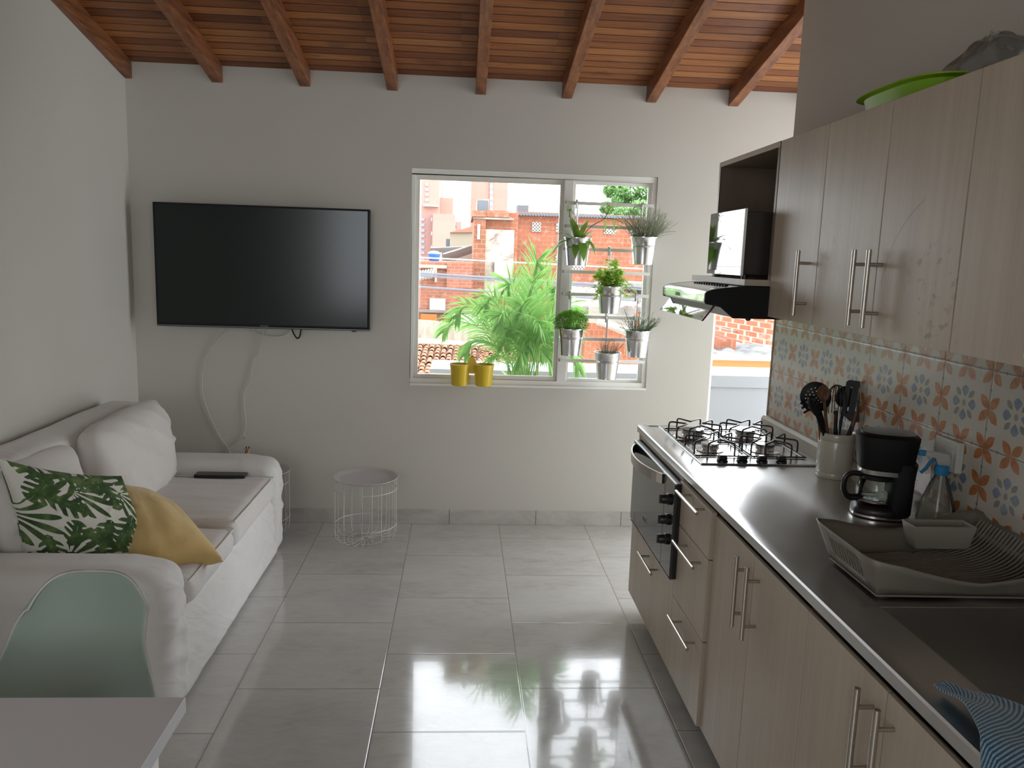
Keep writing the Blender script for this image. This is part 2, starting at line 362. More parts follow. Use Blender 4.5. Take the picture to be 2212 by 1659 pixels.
G().box(1.463,1.478,YB+.01,YB+.125,0,2.12).box(2.385,2.4,YB+.01,YB+.125,0,2.12).box(1.478,2.385,YB+.01,YB+.125,2.105,2.12).build('door_frame', white_m, d, bevel=.002)
# ---------------------------------------------------------------- patterned wall tiles
TS, TZ = .2095, .2055
def tuv(nt):
    x,y,z = pos(nt); u = (3.2245-y)/TS+8; v = (z-1.114)/TZ+8; return u, v, y, z
def c_tile(nt):
    u,v,y,z = tuv(nt); px = u.f('FRACT')-.5; py = v.f('FRACT')-.5; ax = px.f('ABSOLUTE'); ay = py.f('ABSOLUTE')
    # orange four-petal flowers on a half-tile lattice
    qx = ((u*2).f('FRACT')-.5); qy = ((v*2).f('FRACT')-.5)          # flower centre where fract is 0 -> shift
    qx = ((u*2+.5).f('FRACT')-.5).f('ABSOLUTE')*.5; qy = ((v*2+.5).f('FRACT')-.5).f('ABSOLUTE')*.5
    s = (qx+qy)*.7071; t = (qx-qy).f('ABSOLUTE')*.7071
    e = (s-.126)/.122; pet = (t-(1-e*e)*.064).lt(0.0,.008)
    ctr = ax.f('MAXIMUM',ay).lt(.25,.004); far = ax.f('MAXIMUM',ay).gt(.27,.004)
    pet = pet*(1-ax.f('MAXIMUM',ay).lt(.255,.004))
    m = ax.f('MAXIMUM',ay); n = ax.f('MINIMUM',ay)
    e1 = (m-.160)/.082; blue = (n-(1-e1*e1)*(e1*.45+1)*.068).lt(0.0,.008)
    sd = (ax+ay)*.7071; td = (ax-ay).f('ABSOLUTE')*.7071; e2 = (sd-.190)/.075; gray = (td-(1-e2*e2)*.040).lt(0.0,.008)
    dot = (px*px*1.6+py*py).f('SQRT').lt(.045,.006)
    dm = ((u*2).f('FRACT')-.5).f('ABSOLUTE')+((v*2+.5).f('FRACT')-.5).f('ABSOLUTE'); dm2 = ((u*2+.5).f('FRACT')-.5).f('ABSOLUTE')+((v*2).f('FRACT')-.5).f('ABSOLUTE')
    sm = dm.f('MINIMUM',dm2).lt(.055,.01)*ax.f('MAXIMUM',ay).gt(.3,.01)
    wn = noi(nt, vec(nt,y,z), 55, 4, .7); st = noi(nt, vec(nt,y,z), 12, 3)
    base = mix(nt, (.54,.50,.42), (.44,.41,.35), st)
    c = mix(nt, base, ramp(nt, wn, [(.3,(.30,.10,.03)),(.7,(.50,.20,.07))]), pet)
    c = mix(nt, c, ramp(nt, wn, [(.3,(.13,.17,.24)),(.7,(.24,.29,.37))]), blue)
    c = mix(nt, c, ramp(nt, wn, [(.3,(.17,.16,.14)),(.7,(.27,.25,.22))]), gray.f('MAXIMUM',sm))
    c = mix(nt, c, (.27,.235,.21), dot)
    gr = ax.gt(.492,.004).f('MAXIMUM', ay.gt(.492,.004))
    return mix(nt, c, (.19,.14,.10), gr)
def b_tile(nt):
    u,v,y,z = tuv(nt); g = (u.f('FRACT')-.5).f('ABSOLUTE').gt(.485,.02).f('MAXIMUM',(v.f('FRACT')-.5).f('ABSOLUTE').gt(.485,.02)); return g*-1+noi(nt, vec(nt,y,z), 9, 2)*.3
tile_m = P('patterned_tiles', c_tile, .24, bump=b_tile, bs=.3, bd=.0015, spec=.6, rfn=lambda nt: noi(nt, vec(nt,*tuv(nt)[2:]), 7, 3)*.1+.2)
o = G().box(1.389,1.3998,.3,3.4375,.905,1.3935).build('tile_backsplash', tile_m, smooth=0)
tag(o, 'patterned tile backsplash with orange petals and blue grey flowers above the worktop', 'backsplash')
o = G().box(1.386,1.4015,3.4375,3.446,.905,1.3935).build('trim_1', P('tile_edge_trim',(.45,.40,.32),.4)); struct(o)
# ---------------------------------------------------------------- kitchen: base units, worktop
def bar_handle(parent, x, face, y0, z0, y1, z1, name='handle', r=.006):   # a bar with two posts, standing off the face
    g = G(); a = Vector((x,y0,z0)); b = Vector((x,y1,z1)); g.cyl(a, b, r, 14)
    for t in (.19,.81):
        p = a.lerp(b,t); g.cyl(p, (face,p.y,p.z), r*.75, 10)
    return g.build(name, handle_m, parent, bevel=.0008, smooth=40)
FX = .79
def unit(name, label, y0, y1):
    t = thing(name, label, 'cabinet', (1.1,(y0+y1)/2,.08), 'base cabinets under the worktop')
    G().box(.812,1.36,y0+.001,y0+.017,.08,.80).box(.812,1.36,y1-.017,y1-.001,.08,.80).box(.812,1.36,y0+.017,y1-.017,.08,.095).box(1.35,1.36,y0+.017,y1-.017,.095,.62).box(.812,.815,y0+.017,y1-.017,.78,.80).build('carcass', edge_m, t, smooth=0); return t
oc = thing('base_cabinet', 'greige base cabinet housing the black oven at the far end with one drawer below', 'cabinet', (1.1,3.04,.08), 'base cabinets under the worktop')
g = G().box(.80,1.36,3.38,3.40,.08,.818).box(.80,1.36,2.692,2.71,.08,.818).box(.80,1.36,2.71,3.38,.08,.10).box(.82,1.36,2.71,3.38,.43,.445).box(.803,1.0,2.71,3.38,.800,.818)
g.build('carcass', lam_m, oc, smooth=0)
d = G().box(FX,.808,2.692,3.397,.085,.440).build('drawer', lam_m, oc, bevel=.001); bar_handle(d,.752,FX,3.10,.381,2.868,.381)
dc = unit('base_cabinet', 'narrow greige base cabinet with three drawers beside the oven', 2.325, 2.690)
for z0, z1, hz in ((.655,.808,.795),(.379,.651,.615),(.085,.375,.338)):
    d = G().box(FX,.808,2.327,2.688,z0,z1).build('drawer', lam_m, dc, bevel=.001); bar_handle(d,.752,FX,2.60,hz,2.355,hz)
FD = .802
for y0, ym, y1, lab, ha, hb in ((1.652,1.990,2.322,'greige two-door base cabinet between the drawers and the sink',2.023,1.945),(.98,1.313,1.650,'greige two-door base cabinet below the sink and the blue towel',1.352,1.279),(.32,.64,.978,'greige two-door base cabinet nearest the camera, below the bottom edge',.68,.61)):
    t = unit('base_cabinet', lab, y0, y1)
    for a, b, h in ((ym+.0015,y1,ha),(y0,ym-.0015,hb)):
        d = G().box(FD,.812,a,b-.001,.085,.80).build('door', lam_m, t, bevel=.001); bar_handle(d,.766,FD,h,.785,h,.58, r=.0065)
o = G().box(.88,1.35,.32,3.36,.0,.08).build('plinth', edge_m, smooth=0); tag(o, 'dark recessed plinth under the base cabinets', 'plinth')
ct = thing('worktop', 'long brushed steel kitchen worktop with raised front rim and sink', 'worktop', (1.1,1.9,.815))
prof = [(.800,.818),(.798,.822),(.798,.846),(.802,.850),(.838,.850),(.848,.8465),(1.375,.8465),(1.375,.842),(.80,.842+0)]
def strip(y0,y1,x0=None,x1=None):
    pr = [(.803,.818),(.798,.822),(.798,.846),(.802,.850),(.838,.850),(.850,.8462),(1.376,.8462),(1.376,.818)]
    if x1: pr = [p for p in pr if p[0] < x1]+[(x1,.8462),(x1,.818)]
    if x0: pr = [(x0,.818),(x0,.8462),(1.376,.8462),(1.376,.818)]
    G_.prism(pr, 1, y0, y1)
G_ = G(); strip(1.575,3.438); strip(.93,1.575,x1=.925); strip(.93,1.575,x0=1.33); strip(.3,.93)
G_.box(.80,1.376,3.432,3.446,.818,.850)
G_.build('work_surface', top_m, ct, smooth=30)
g = G()
for (x0,x1,y0,y1,z0,z1) in ((.925,.93,.93,1.575,.66,.8455),(1.325,1.33,.93,1.575,.66,.8455),(.93,1.325,.93,.935,.66,.8455),(.93,1.325,1.57,1.575,.66,.8455),(.925,1.33,.93,1.575,.655,.66)): g.box(x0,x1,y0,y1,z0,z1)
g.lathe([(.0,.6605),(.03,.6605),(.036,.664),(.04,.662)], (1.15,1.25,0), 24)
g.build('sink_basin', P('sink_steel', (.42,.41,.39), .38, 1), ct, smooth=30)
G().prism([(1.367,.8462),(1.367,.893),(1.378,.905),(1.3885,.905),(1.3885,.8462)],1,.3,3.452).build('upstand', P('upstand', (.52,.475,.39), .4), ct, bevel=.001)
# built-in oven
ov = thing('built_in_oven', 'black glass built-in oven with curved steel handle and three black knobs', 'oven', (.9,3.0,.445))
gl = P('oven_glass', (.02,.022,.022), .06, spec=.8, coat=.4)
G().box(.79,1.3,2.70,3.375,.447,.795).build('oven_body', blackmat_m, ov, smooth=0)
G().box(.772,.790,2.662,3.345,.447,.802).build('front_frame', black_m, ov, bevel=.002)
G().box(.766,.773,2.800,3.340,.452,.797).build('oven_door', gl, ov, bevel=.001)
G().box(.766,.773,2.668,2.796,.452,.797).build('control_panel', gl, ov, bevel=.001)
G().box(.7655,.774,2.664,3.343,.797,.802).build('steel_trim', steel_m, ov); G().box(.7655,.774,2.664,3.343,.444,.448).build('steel_trim', steel_m, ov)
hp = [Vector((.766-.052*math.sin(PI*t)**.75, 2.80+.03+.48*t, .775-.0*t)) for t in [i/16 for i in range(17)]]
g = G()
for i in range(16):
    a, b = hp[i], hp[i+1]; n = Vector((b.y-a.y, a.x-b.x, 0)).normalized()*.006
    g.add([a-Vector((0,0,.02)),b-Vector((0,0,.02)),b+Vector((0,0,.018)),a+Vector((0,0,.018)),a-n-Vector((0,0,.02)),b-n-Vector((0,0,.02)),b-n+Vector((0,0,.018)),a-n+Vector((0,0,.018))],[(0,1,2,3),(7,6,5,4),(0,4,5,1),(3,2,6,7),(0,3,7,4),(1,5,6,2)])
g.build('oven_handle', handle_m, ov, smooth=50)
for z in (.728,.652,.578):
    k = G().lathe([(.021,0),(.022,.008),(.018,.012),(.017,.03),(.015,.033)],(.766,2.725,z),24,ax=(-1,0,0)).build('knob', black_m, ov)
    G().box(.727,.748,2.722,2.728,z-.016,z+.016).build('knob_grip', P('dark_grey_grip',(.05,.05,.05),.25), k, bevel=.001)
bd_ = G().box(.7645,.766,3.05,3.11,.520,.545).build('badge', P('silver_badge',(.3,.3,.3),.4), ov)
G().box(.7640,.7646,3.056,3.104,.524,.541).build('badge_face', P('badge_face',(.03,.03,.03),.4), bd_)
# gas hob
hb = thing('gas_hob', 'four burner steel gas hob with black wire grates set in the worktop', 'hob', (1.1,3.09,.8462))
g = G().box(.886,1.332,2.765,3.412,.8462,.853); g.build('hob_plate', P('hob_steel', (.60,.59,.58), .2, 1, bump=lambda nt: noi(nt, vec(nt,*pos(nt)[:2]), 14, 2), bs=.06), hb, bevel=.004, bseg=3)
G().box(1.106,1.110,2.86,3.37,.853,.8555).box(1.118,1.122,2.86,3.37,.853,.8555).box(.905,.908,2.84,3.38,.853,.855).box(1.312,1.315,2.84,3.38,.853,.855).build('plate_ribs', steel_m, hb, bevel=.001)
for x, r in ((.975,0),(1.05,.1),(1.125,-.05),(1.198,0)):
    k = G().lathe([(.021,0),(.021,.004),(.017,.006)],(x,2.80,.853),24).build('control_knob', black_m, hb)
    G().prism([(-.017,.859),(.017,.859),(.014,.877),(-.014,.877)],1,2.788,2.812).tf(Matrix.Translation((x,0,0))).build('knob_grip', P('knob_plastic',(.025,.025,.027),.22), k, bevel=.003)
cap_m = P('burner_cap', (.03,.03,.03), .12, coat=.6)
for x, y, r in ((.985,3.225,.047),(1.212,3.225,.040),(.978,2.968,.032),(1.200,2.968,.036)):
    b = G().lathe([(r*1.75,.853),(r*1.7,.8565),(r*1.2,.858),(r*.9,.858)],(x,y,0),36).build('burner', chrome_m, hb)
    g = G().lathe([(r*.92,.858),(r*.95,.874),(r*1.02,.876),(r*1.02,.878)],(x,y,0),36)
    for k in range(24):
        a = 2*PI*k/24; g.box(-.0012,.0012,r*.9,r*1.0,.862,.873); 
        M = Matrix.Translation((x,y,0))@Matrix.Rotation(a,4,'Z')
        for q in range(8): g.v[-8+q] = M@g.v[-8+q]
    g.build('burner_ring', steel_m, b)
    G().lathe([(r*1.03,.878),(r*1.0,.883),(r*.55,.8865),(.002,.888)],(x,y,0),36).build('burner_cap', cap_m if r > .034 else chrome_m, b)
def rodbend(p, q, inn, h0=.857, h1=.905):   # hairpin: up at p, in to a point, back out and down at q
    p, q, inn = Vector(p), Vector(q), Vector(inn); ps = []
    def c(v, z): return Vector((v.x,v.y,z))
    pi = p.lerp(inn,.18); qi = q.lerp(inn,.18)
    return [c(p,h0), c(p,h1-.012), c(p.lerp(inn,.04),h1-.003), c(pi,h1), c(p.lerp(inn,.93),h1), c(inn,h1), c(q.lerp(inn,.93),h1), c(qi,h1), c(q.lerp(inn,.04),h1-.003), c(q,h1-.012), c(q,h0)]
for cx, cy in ((.995,3.225),(1.215,3.225),(.995,2.972),(1.215,2.972)):
    a, b = .103, .112; g = G()
    g.tube([(cx-a,cy-b,.857),(cx+a,cy-b,.857),(cx+a,cy+b,.857),(cx-a,cy+b,.857)], .003, 8, closed=True)
    for (p,q,i) in (((-a,-b+.02),(-a,b*.30),(-.035,-.01)),((a,b-.02),(a,-b*.30),(.035,.01)),((-a*.45,b),(a*.55,b),(-.01,.04)),((a*.45,-b),(-a*.55,-b),(.01,-.04))):
        g.tube(rodbend((cx+p[0],cy+p[1]),(cx+q[0],cy+q[1]),(cx+i[0],cy+i[1])), .0036, 8)
    g.build('wire_grate', enam_m, hb, smooth=60)
# wall units
UX, UZ0, UZ1 = 1.09, 1.393, 2.0
def wall_unit(label, y0, y1, doors, deep=True):
    t = thing('wall_cabinet', label, 'cabinet', (1.24,(y0+y1)/2,UZ0), 'wall cabinets above the worktop')
    G().box(UX+.019,1.3995 if False else 1.388,y0+.001,y1-.001,UZ0+.002,UZ1-.001).build('carcass', edge_m, t, smooth=0)
    for a, b, h in doors:
        d = G().box(UX,UX+.018,a+.001,b-.001,UZ0,UZ1).build('door', lam_m, t, bevel=.001)
        bar_handle(d, 1.05, UX, h, 1.622, h, 1.418, r=.0065)
    return t
# niche unit over the hood
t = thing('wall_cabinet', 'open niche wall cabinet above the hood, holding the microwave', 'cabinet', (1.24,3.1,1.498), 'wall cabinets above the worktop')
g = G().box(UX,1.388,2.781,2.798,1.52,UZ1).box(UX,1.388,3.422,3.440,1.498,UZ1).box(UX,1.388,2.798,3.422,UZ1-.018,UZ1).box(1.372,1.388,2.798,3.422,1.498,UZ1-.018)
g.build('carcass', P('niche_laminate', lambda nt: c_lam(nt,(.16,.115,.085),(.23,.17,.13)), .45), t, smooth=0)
G().box(UX-.001,UX+.002,2.781,3.4405,UZ1-.019,UZ1+.0005).box(UX-.001,UX+.002,3.422,3.4405,1.498,UZ1-.019).build('edge_banding', lam_m, t, smooth=0)
G().box(1.000,1.388,2.781,3.439,1.4995,1.522).build('shelf', lam_m, t, bevel=.001)
wall_unit('single door greige wall cabinet next to the microwave niche', 2.41, 2.775, [(2.41,2.775,2.462)])
wall_unit('greige wall cabinet with its handle at the right edge, paired with the next handle', 2.052, 2.408, [(2.052,2.408,2.100)])
wall_unit('smudged greige wall cabinet with a handle at its left edge, below the green tray', 1.702, 2.050, [(1.702,2.050,2.022)])
wall_unit('greige wall cabinet at the right picture edge', 1.35, 1.700, [(1.35,1.700,1.40)])
wall_unit('greige wall cabinet nearest the camera, outside the picture', .85, 1.348, [(.85,1.348,.90)])
# extractor hood
hd = thing('cooker_hood', 'slim black and steel cooker hood with logo below the microwave shelf', 'hood', (1.1,3.07,1.383))
pr = [(.862,1.431),(.858,1.438),(.858,1.468),(.864,1.475),(.885,1.483),(.93,1.490),(.985,1.4965),(1.388,1.4985),(1.388,1.383),(.964,1.383),(.917,1.421)]
ys = (2.770,2.778)
G().prism(pr,1,2.770,2.779).build('side_panel', blackmat_m, hd, smooth=40)
G().prism(pr,1,3.361,3.370).build('side_panel', blackmat_m, hd, smooth=40)
tp = [(.859,1.438),(.8585,1.467),(.864,1.4745),(.885,1.4825),(.93,1.4895),(.985,1.496),(1.388,1.498),(1.388,1.494),(.985,1.492),(.93,1.485),(.888,1.478),(.870,1.472),(.866,1.465),(.866,1.438)]
G().prism(tp,1,2.779,3.361).build('hood_top', P('hood_steel',(.45,.44,.42),.16,1), hd, smooth=40)
G().box(.8575,.8592,2.782,3.358,1.439,1.468).build('front_strip', P('hood_front_mirror',(.72,.70,.66),.05,1), hd, smooth=0)
G().prism([(.866,1.432),(.915,1.424),(.962,1.386),(1.386,1.386),(1.386,1.392),(.965,1.392),(.918,1.43),(.866,1.438)],1,2.779,3.361).build('underside', P('hood_grey',(.5,.5,.49),.5), hd)
g = G()
for i in range(26): g.box(.955+(i%2)*.012,.963+(i%2)*.012,2.86+i*.016,2.868+i*.016,1.4925,1.4975)
g.build('air_vents', blackmat_m, hd, smooth=0)
vz = G().prism([(.896,1.428),(.892,1.4285),(.851,1.372),(.855,1.371)],1,2.775,3.366)
vz.build('visor', P('mirror_visor',(.80,.80,.78),.02,1), hd, smooth=0)
ve_m = P('visor_edge',(.05,.015,.015),.3)
for ya, yb2 in ((2.768,2.775),(3.366,3.372)): G().prism([(.899,1.428),(.891,1.429),(.849,1.371),(.856,1.370)],1,ya,yb2).build('visor_edge', ve_m, hd)
G().lathe([(.009,0),(.009,.006),(.005,.009)],(1.03,2.80,1.383),16,ax=(0,0,-1)).build('screw_cap', black_m, hd)
text('mmo', 'logo', .031, (.8568,3.13,1.4535), (PI/2,0,-PI/2), black_m, hd)
# microwave
mw = thing('microwave', 'small black microwave with mirrored glass door on the niche shelf', 'microwave', (1.15,3.03,1.522))
G().box(1.008,1.345,2.845,3.225,1.537,1.763).build('case', P('microwave_case',(.035,.028,.024),.35), mw, bevel=.003)
G().box(1.0,1.008,2.832,3.230,1.533,1.772).build('door', P('mirror_glass',(.30,.30,.28),.03,1), mw, bevel=.002)
G().box(.9995,1.0085,2.828,2.832,1.533,1.772).build('door_edge', white_m, mw)
for y in (2.87,3.19):
    for x in (1.03,1.31): G().cyl((x,y,1.5222),(x,y,1.538),.012,14).build('foot', black_m, mw)
g = G()
pts = [(1.16+.0,1.57),(1.16,1.70),(1.19,1.735),(1.30,1.735),(1.30,1.745),(1.185,1.745),(1.15,1.708),(1.15,1.57)]
g.prism(pts,1,2.8435,2.846).build('side_recess', P('side_recess',(.08,.075,.07),.4), mw)
# things on top of the wall cabinets
lime_m = P('lime_plastic', (.22,.42,.012), .35, sss=.05)
tr = thing('serving_tray', 'lime green plastic tray lying on top of the wall cabinets', 'tray', (1.24,2.14,2.0))
g = G(); pf = [(.0,.003),(.7,.003),(.84,.006),(.88,.05),(.90,.068),(1.02,.074),(1.02,.080),(.885,.075),(.86,.06),(.82,.012),(.0,.009)]
def tray(u,v):
    a = 2*PI*u; r, z = pf[min(int(round(v*(len(pf)-1))),len(pf)-1)]; c, s_ = math.cos(a), math.sin(a)
    k = (abs(c)**3.2+abs(s_)**3.2)**(-1/3.2); return Vector((1.235+.135*r*k*c, 2.15+.215*r*k*s_, 2.0+z*(.62)))
g.grid(tray, 72, len(pf), closeu=True).build('tray_shell', lime_m, tr, smooth=50)
def bagf(u,v):
    a = 2*PI*u; h = v; r = (.03+.11*math.sin(PI*min(1,h*1.05))**.55)*(1+.22*fbm((math.cos(a)*2,math.sin(a)*2,h*3),1.3,5)); r *= 1-.5*h
    return Vector((1.27+r*.65*math.cos(a), 1.93+r*1.5*math.sin(a)+.03*h, 2.0006+.145*h+.012*fbm((a,h*4,0),1.5)*h))
o = G().grid(bagf, 48, 24, closeu=True).build('plastic_bag', glass('grey_film', (.62,.62,.60), 1.35, .25, .22), smooth=60); tag(o, 'crumpled translucent grey plastic bag on the wall cabinets behind the green tray', 'bag')
# ---------------------------------------------------------------- things on the worktop
ZT = .8464
cr = thing('utensil_crock', 'off-white ceramic crock holding black kitchen utensils', 'crock', (1.325,2.64,ZT))
cxy = (1.322,2.64)
G().lathe([(.0,0),(.056,0),(.059,.004),(.0595,.018),(.0575,.021),(.059,.024),(.0605,.128),(.059,.132),(.0615,.136),(.0635,.157),(.061,.160),(.0585,.156),(.0555,.02),(.0,.012)],(cxy[0],cxy[1],ZT),48,cap=False).build('crock_body', P('glazed_ceramic',(.50,.48,.40),.22,coat=.3), cr, smooth=50)
nyl = P('black_nylon',(.006,.006,.006),.5,spec=.3); woodu = P('utensil_wood', lambda nt: ramp(nt, noi(nt, vec(nt,pos(nt)[0]*60,pos(nt)[1]*60,pos(nt)[2]*6),2,3),[(.3,(.10,.045,.022)),(.7,(.20,.10,.05))]), .5)
def uaxis(px, py, Y, foot=(0,0)):    # a tool standing in the crock whose head is seen at that pixel
    head = at(px,py,Y); ft = Vector((cxy[0]+foot[0],cxy[1]+foot[1],ZT+.02)); return ft, head
def frame(ft, head, face=Vector((-.35,-1,.1))):
    z = (head-ft).normalized(); y = (face-z*face.dot(z)).normalized(); x = y.cross(z); M = Matrix((( x.x,y.x,z.x),(x.y,y.y,z.y),(x.z,y.z,z.z))).to_4x4(); M.translation = head; return M
UG = 'kitchen utensils standing in the crock'
# skimmer with holes
ft, hd_ = uaxis(1762,858,2.65,(.015,0)); M = frame(ft,hd_)
g = G(); holes = []
for rr, n in ((.0,1),(.012,6),(.023,11),(.034,16)):
    for k in range(n): holes.append((rr*math.cos(2*PI*k/n+.2), rr*math.sin(2*PI*k/n+.2)))
bm = None
N = 56; R = .051
vs = {}; 
def disc_ok(x,y): return x*x+y*y*.86 < R*R and all((x-a)**2+(y-b)**2 > .0023**2 for a,b in holes)
for i in range(-N,N):
    for j in range(-N,N):
        x = (i+.5)*R/N*1.08; y = (j+.5)*R/N*1.08
        if disc_ok(x,y):
            q = []
            for a,b in ((i,j),(i+1,j),(i+1,j+1),(i,j+1)):
                if (a,b) not in vs:
                    X, Z = a*R/N*1.08, b*R/N*1.08; vs[(a,b)] = len(g.v); g.v.append(M@Vector((X, .010-(X*X+Z*Z)*4.2, Z)))
                q.append(vs[(a,b)])
            g.fc.append(tuple(q)); g.mi.append(0)
sk = thing('skimmer', 'black perforated skimmer, leftmost of the utensils in the crock', 'utensil', ft, UG)
g.build('skimmer_head', nyl, sk, solid=.002, smooth=60); G().tube([ft, hd_+(ft-hd_).normalized()*.05], .006, 10).build('handle', nyl, sk)
# pasta fork
ft, hd_ = uaxis(1758,874,2.615,(.01,-.01)); M = frame(ft,hd_,Vector((-1,-.6,0)))
pf_ = thing('pasta_fork', 'black pasta fork with stubby prongs in front of the skimmer', 'utensil', ft, UG)
g = G().grid(lambda u,v: M@Vector(((u-.5)*.045*(.55+.6*math.sin(PI*v)), .012*math.cos((u-.5)*2.6)-.004, -.04+.07*v)), 10, 10); g.build('fork_bowl', nyl, pf_, solid=.003, smooth=60)
for k in range(6):
    sx = -1 if k < 3 else 1; z = -.018+.018*(k%3)
    G().tube([M@Vector((sx*.02,.004,z)), M@Vector((sx*.026,.012,z+.001)), M@Vector((sx*.026,.03,z+.003))], .0038, 8).build('prong', nyl, pf_)
G().tube([ft, M@Vector((0,.002,-.035))], .0065, 10).build('handle', nyl, pf_)
# wooden spoon between
ft, hd_ = uaxis(1779,850,2.62,(0,.02)); M = frame(ft,hd_)
ws = thing('wooden_spoon', 'dark wooden spoon with its bowl just behind the pasta fork', 'utensil', ft, UG)
G().grid(lambda u,v: M@Vector(((u-.5)*.042*math.sin(PI*min(1,v+.001))**.6, -.006+.02*(u-.5)**2*4*.3, (v-.5)*.06)), 12, 12).build('spoon_bowl', woodu, ws, solid=.004, smooth=60)
G().tube([ft, M@Vector((0,-.004,-.028))], .0055, 10).build('handle', woodu, ws)
# whisk
ft, hd_ = uaxis(1808,850,2.66,(0,.0)); M = frame(ft,hd_)
wk = thing('whisk', 'black wire whisk in the middle of the crock', 'utensil', ft, UG)
for k in range(5):
    a = PI*k/5; pts = []
    for i in range(21):
        t = i/20*PI; rr = .033*math.sin(t)**.8 if 0 < i < 20 else 0; rr *= (1 if True else 1)
        s_ = math.cos(t); w_ = .034*math.sin(t)
        zz = .035*(1-abs(0)) ; pts.append(M@Vector((math.cos(a)*.034*math.sin((i/20-.5)*PI)*(1-.0), math.sin(a)*.034*math.sin((i/20-.5)*PI), -.07+.10*math.cos((i/20-.5)*PI)**.55)))
    G().tube(pts, .0015, 6).build('wire_loop', nyl, wk)
G().tube([ft, M@Vector((0,0,-.06))], .0065, 10).build('handle', nyl, wk)
# ladle / turner behind
ft, hd_ = uaxis(1826,858,2.68,(.01,.03)); M = frame(ft,hd_)
ld = thing('ladle', 'black solid ladle behind the slotted turner', 'utensil', ft, UG)
G().grid(lambda u,v: M@Vector((.034*math.sin(PI*v*.5)*math.cos(2*PI*u), .02*math.cos(PI*v*.5)-.01, .038*math.sin(PI*v*.5)*math.sin(2*PI*u))), 24, 8, closeu=True).build('ladle_bowl', nyl, ld, solid=.002, smooth=60)
G().tube([ft, M@Vector((0,0,-.035))], .0055, 10).build('handle', nyl, ld)
# slotted turner
ft, hd_ = uaxis(1852,866,2.64,(-.005,-.01)); M = frame(ft,hd_,Vector((-.5,-1,.2)))
M = M@Matrix.Rotation(.15,4,'Y')@Matrix.Scale(1.32,4)
tn = thing('slotted_turner', 'wide black slotted turner at the right of the crock', 'utensil', ft, UG)
bmv = G(); 
def strip_(x0,x1,z0,z1): bmv.box(x0,x1,-.0012,.0012,z0,z1)
xs = [-.034,-.0215,-.0175,-.002,.002,.0175,.0215,.034]
for i in range(0,8,2): strip_(xs[i],xs[i+1],-.03,.034)
bmv.prism([(-.034,.034),(.034,.034),(.034,.046),(.028,.052),(-.028,.052),(-.034,.046)],1,-.0012,.0012)
bmv.prism([(-.034,-.03),(.034,-.03),(.030,-.042),(.010,-.056),(-.010,-.056),(-.030,-.042)],1,-.0012,.0012)
bmv.tf(M).build('turner_blade', nyl, tn, smooth=30); G().tube([ft, M@Vector((0,0,-.052))], .0065, 10).build('handle', nyl, tn)
for lab, px, py, foot, mt, r_ in (('pale wooden spatula handle leaning to the right behind the turner',1850,890,(.02,.0),woodu,.007),('brown wooden handle at the left rim of the crock',1768,895,(-.03,.02),woodu,.005)):
    ft, hd_ = uaxis(px,py,2.63,foot); o = G().tube([ft,ft.lerp(hd_,.5),hd_], r_, 10, rf=lambda t: .8+.35*t).build('wooden_spatula', mt); tag(o, lab, 'utensil', UG)
ft, hd_ = uaxis(1806,890,2.62,(0,-.02)); o = G().tube(catmull([ft,hd_+Vector((-.012,0,-.03)),hd_+Vector((-.010,0,0)),hd_+Vector((0,0,.012)),hd_+Vector((.010,0,0)),hd_+Vector((.012,0,-.03)),ft+Vector((.008,0,0))],6), .002, 8).build('kitchen_tongs', steel_m); tag(o, 'slim steel tongs in front of the whisk', 'utensil', UG)
# coffee maker
cf = thing('coffee_maker', 'black drip coffee maker with glass jug beside the dish rack', 'coffee maker', (1.262,2.215,ZT))
CM = Matrix.Translation((1.262,2.215,ZT))@Matrix.Rotation(math.radians(-20),4,'Z')    # local -x side opens towards the room, jug at -x
def sup(w, d, n=3.0, m=40, cx=0, cy=0): return [(cx+w*math.copysign(abs(math.cos(2*PI*i/m))**(2/n),math.cos(2*PI*i/m)), cy+d*math.copysign(abs(math.sin(2*PI*i/m))**(2/n),math.sin(2*PI*i/m))) for i in range(m)]
def loftz(secs, mt, name, par, smooth=40, bev=0):
    g = G(); m = len(secs[0][0]); 
    for poly, z in secs: g.v += [CM@Vector((p[0],p[1],z)) for p in poly]
    g.fc = [(j*m+i, j*m+(i+1)%m, (j+1)*m+(i+1)%m, (j+1)*m+i) for j in range(len(secs)-1) for i in range(m)]+[tuple(range(m))[::-1], tuple(range((len(secs)-1)*m,len(secs)*m))]
    g.mi = [0]*len(g.fc); return g.build(name, mt, par, smooth=smooth, bevel=bev)
loftz([(sup(.078,.066,2.6),0),(sup(.080,.068,2.6),.004),(sup(.080,.068,2.6),.022),(sup(.070,.060,2.6),.036),(sup(.068,.058,2.6),.037)], black_m, 'base', cf)
loftz([(sup(.0812,.0692,2.6),.004),(sup(.0812,.0692,2.6),.010)], chrome_m, 'base_trim', cf)
loftz([(sup(.034,.062,4,cx=.046),.02),(sup(.034,.061,4,cx=.048),.12),(sup(.040,.064,4,cx=.046),.17)], blackmat_m, 'column', cf)
loftz([(sup(.072,.062,2.8,cx=.002),.143),(sup(.076,.065,2.8,cx=.002),.150),(sup(.086,.073,2.8,cx=.002),.232),(sup(.087,.074,2.8,cx=.002),.244),(sup(.080,.068,2.8,cx=.002),.250)], blackmat_m, 'filter_housing', cf)
loftz([(sup(.0725,.0625,2.8,cx=.002),.132),(sup(.0735,.0632,2.8,cx=.002),.150)], steel_m, 'steel_band', cf)
lid = loftz([(sup(.078,.066,2.8,cx=.002),.2495),(sup(.074,.062,2.8,cx=.002),.2545),(sup(.05,.04,2.8,cx=.002),.256)], black_m, 'lid', cf)
cgl = glass('jug_glass', (.80,.86,.84), 1.5)
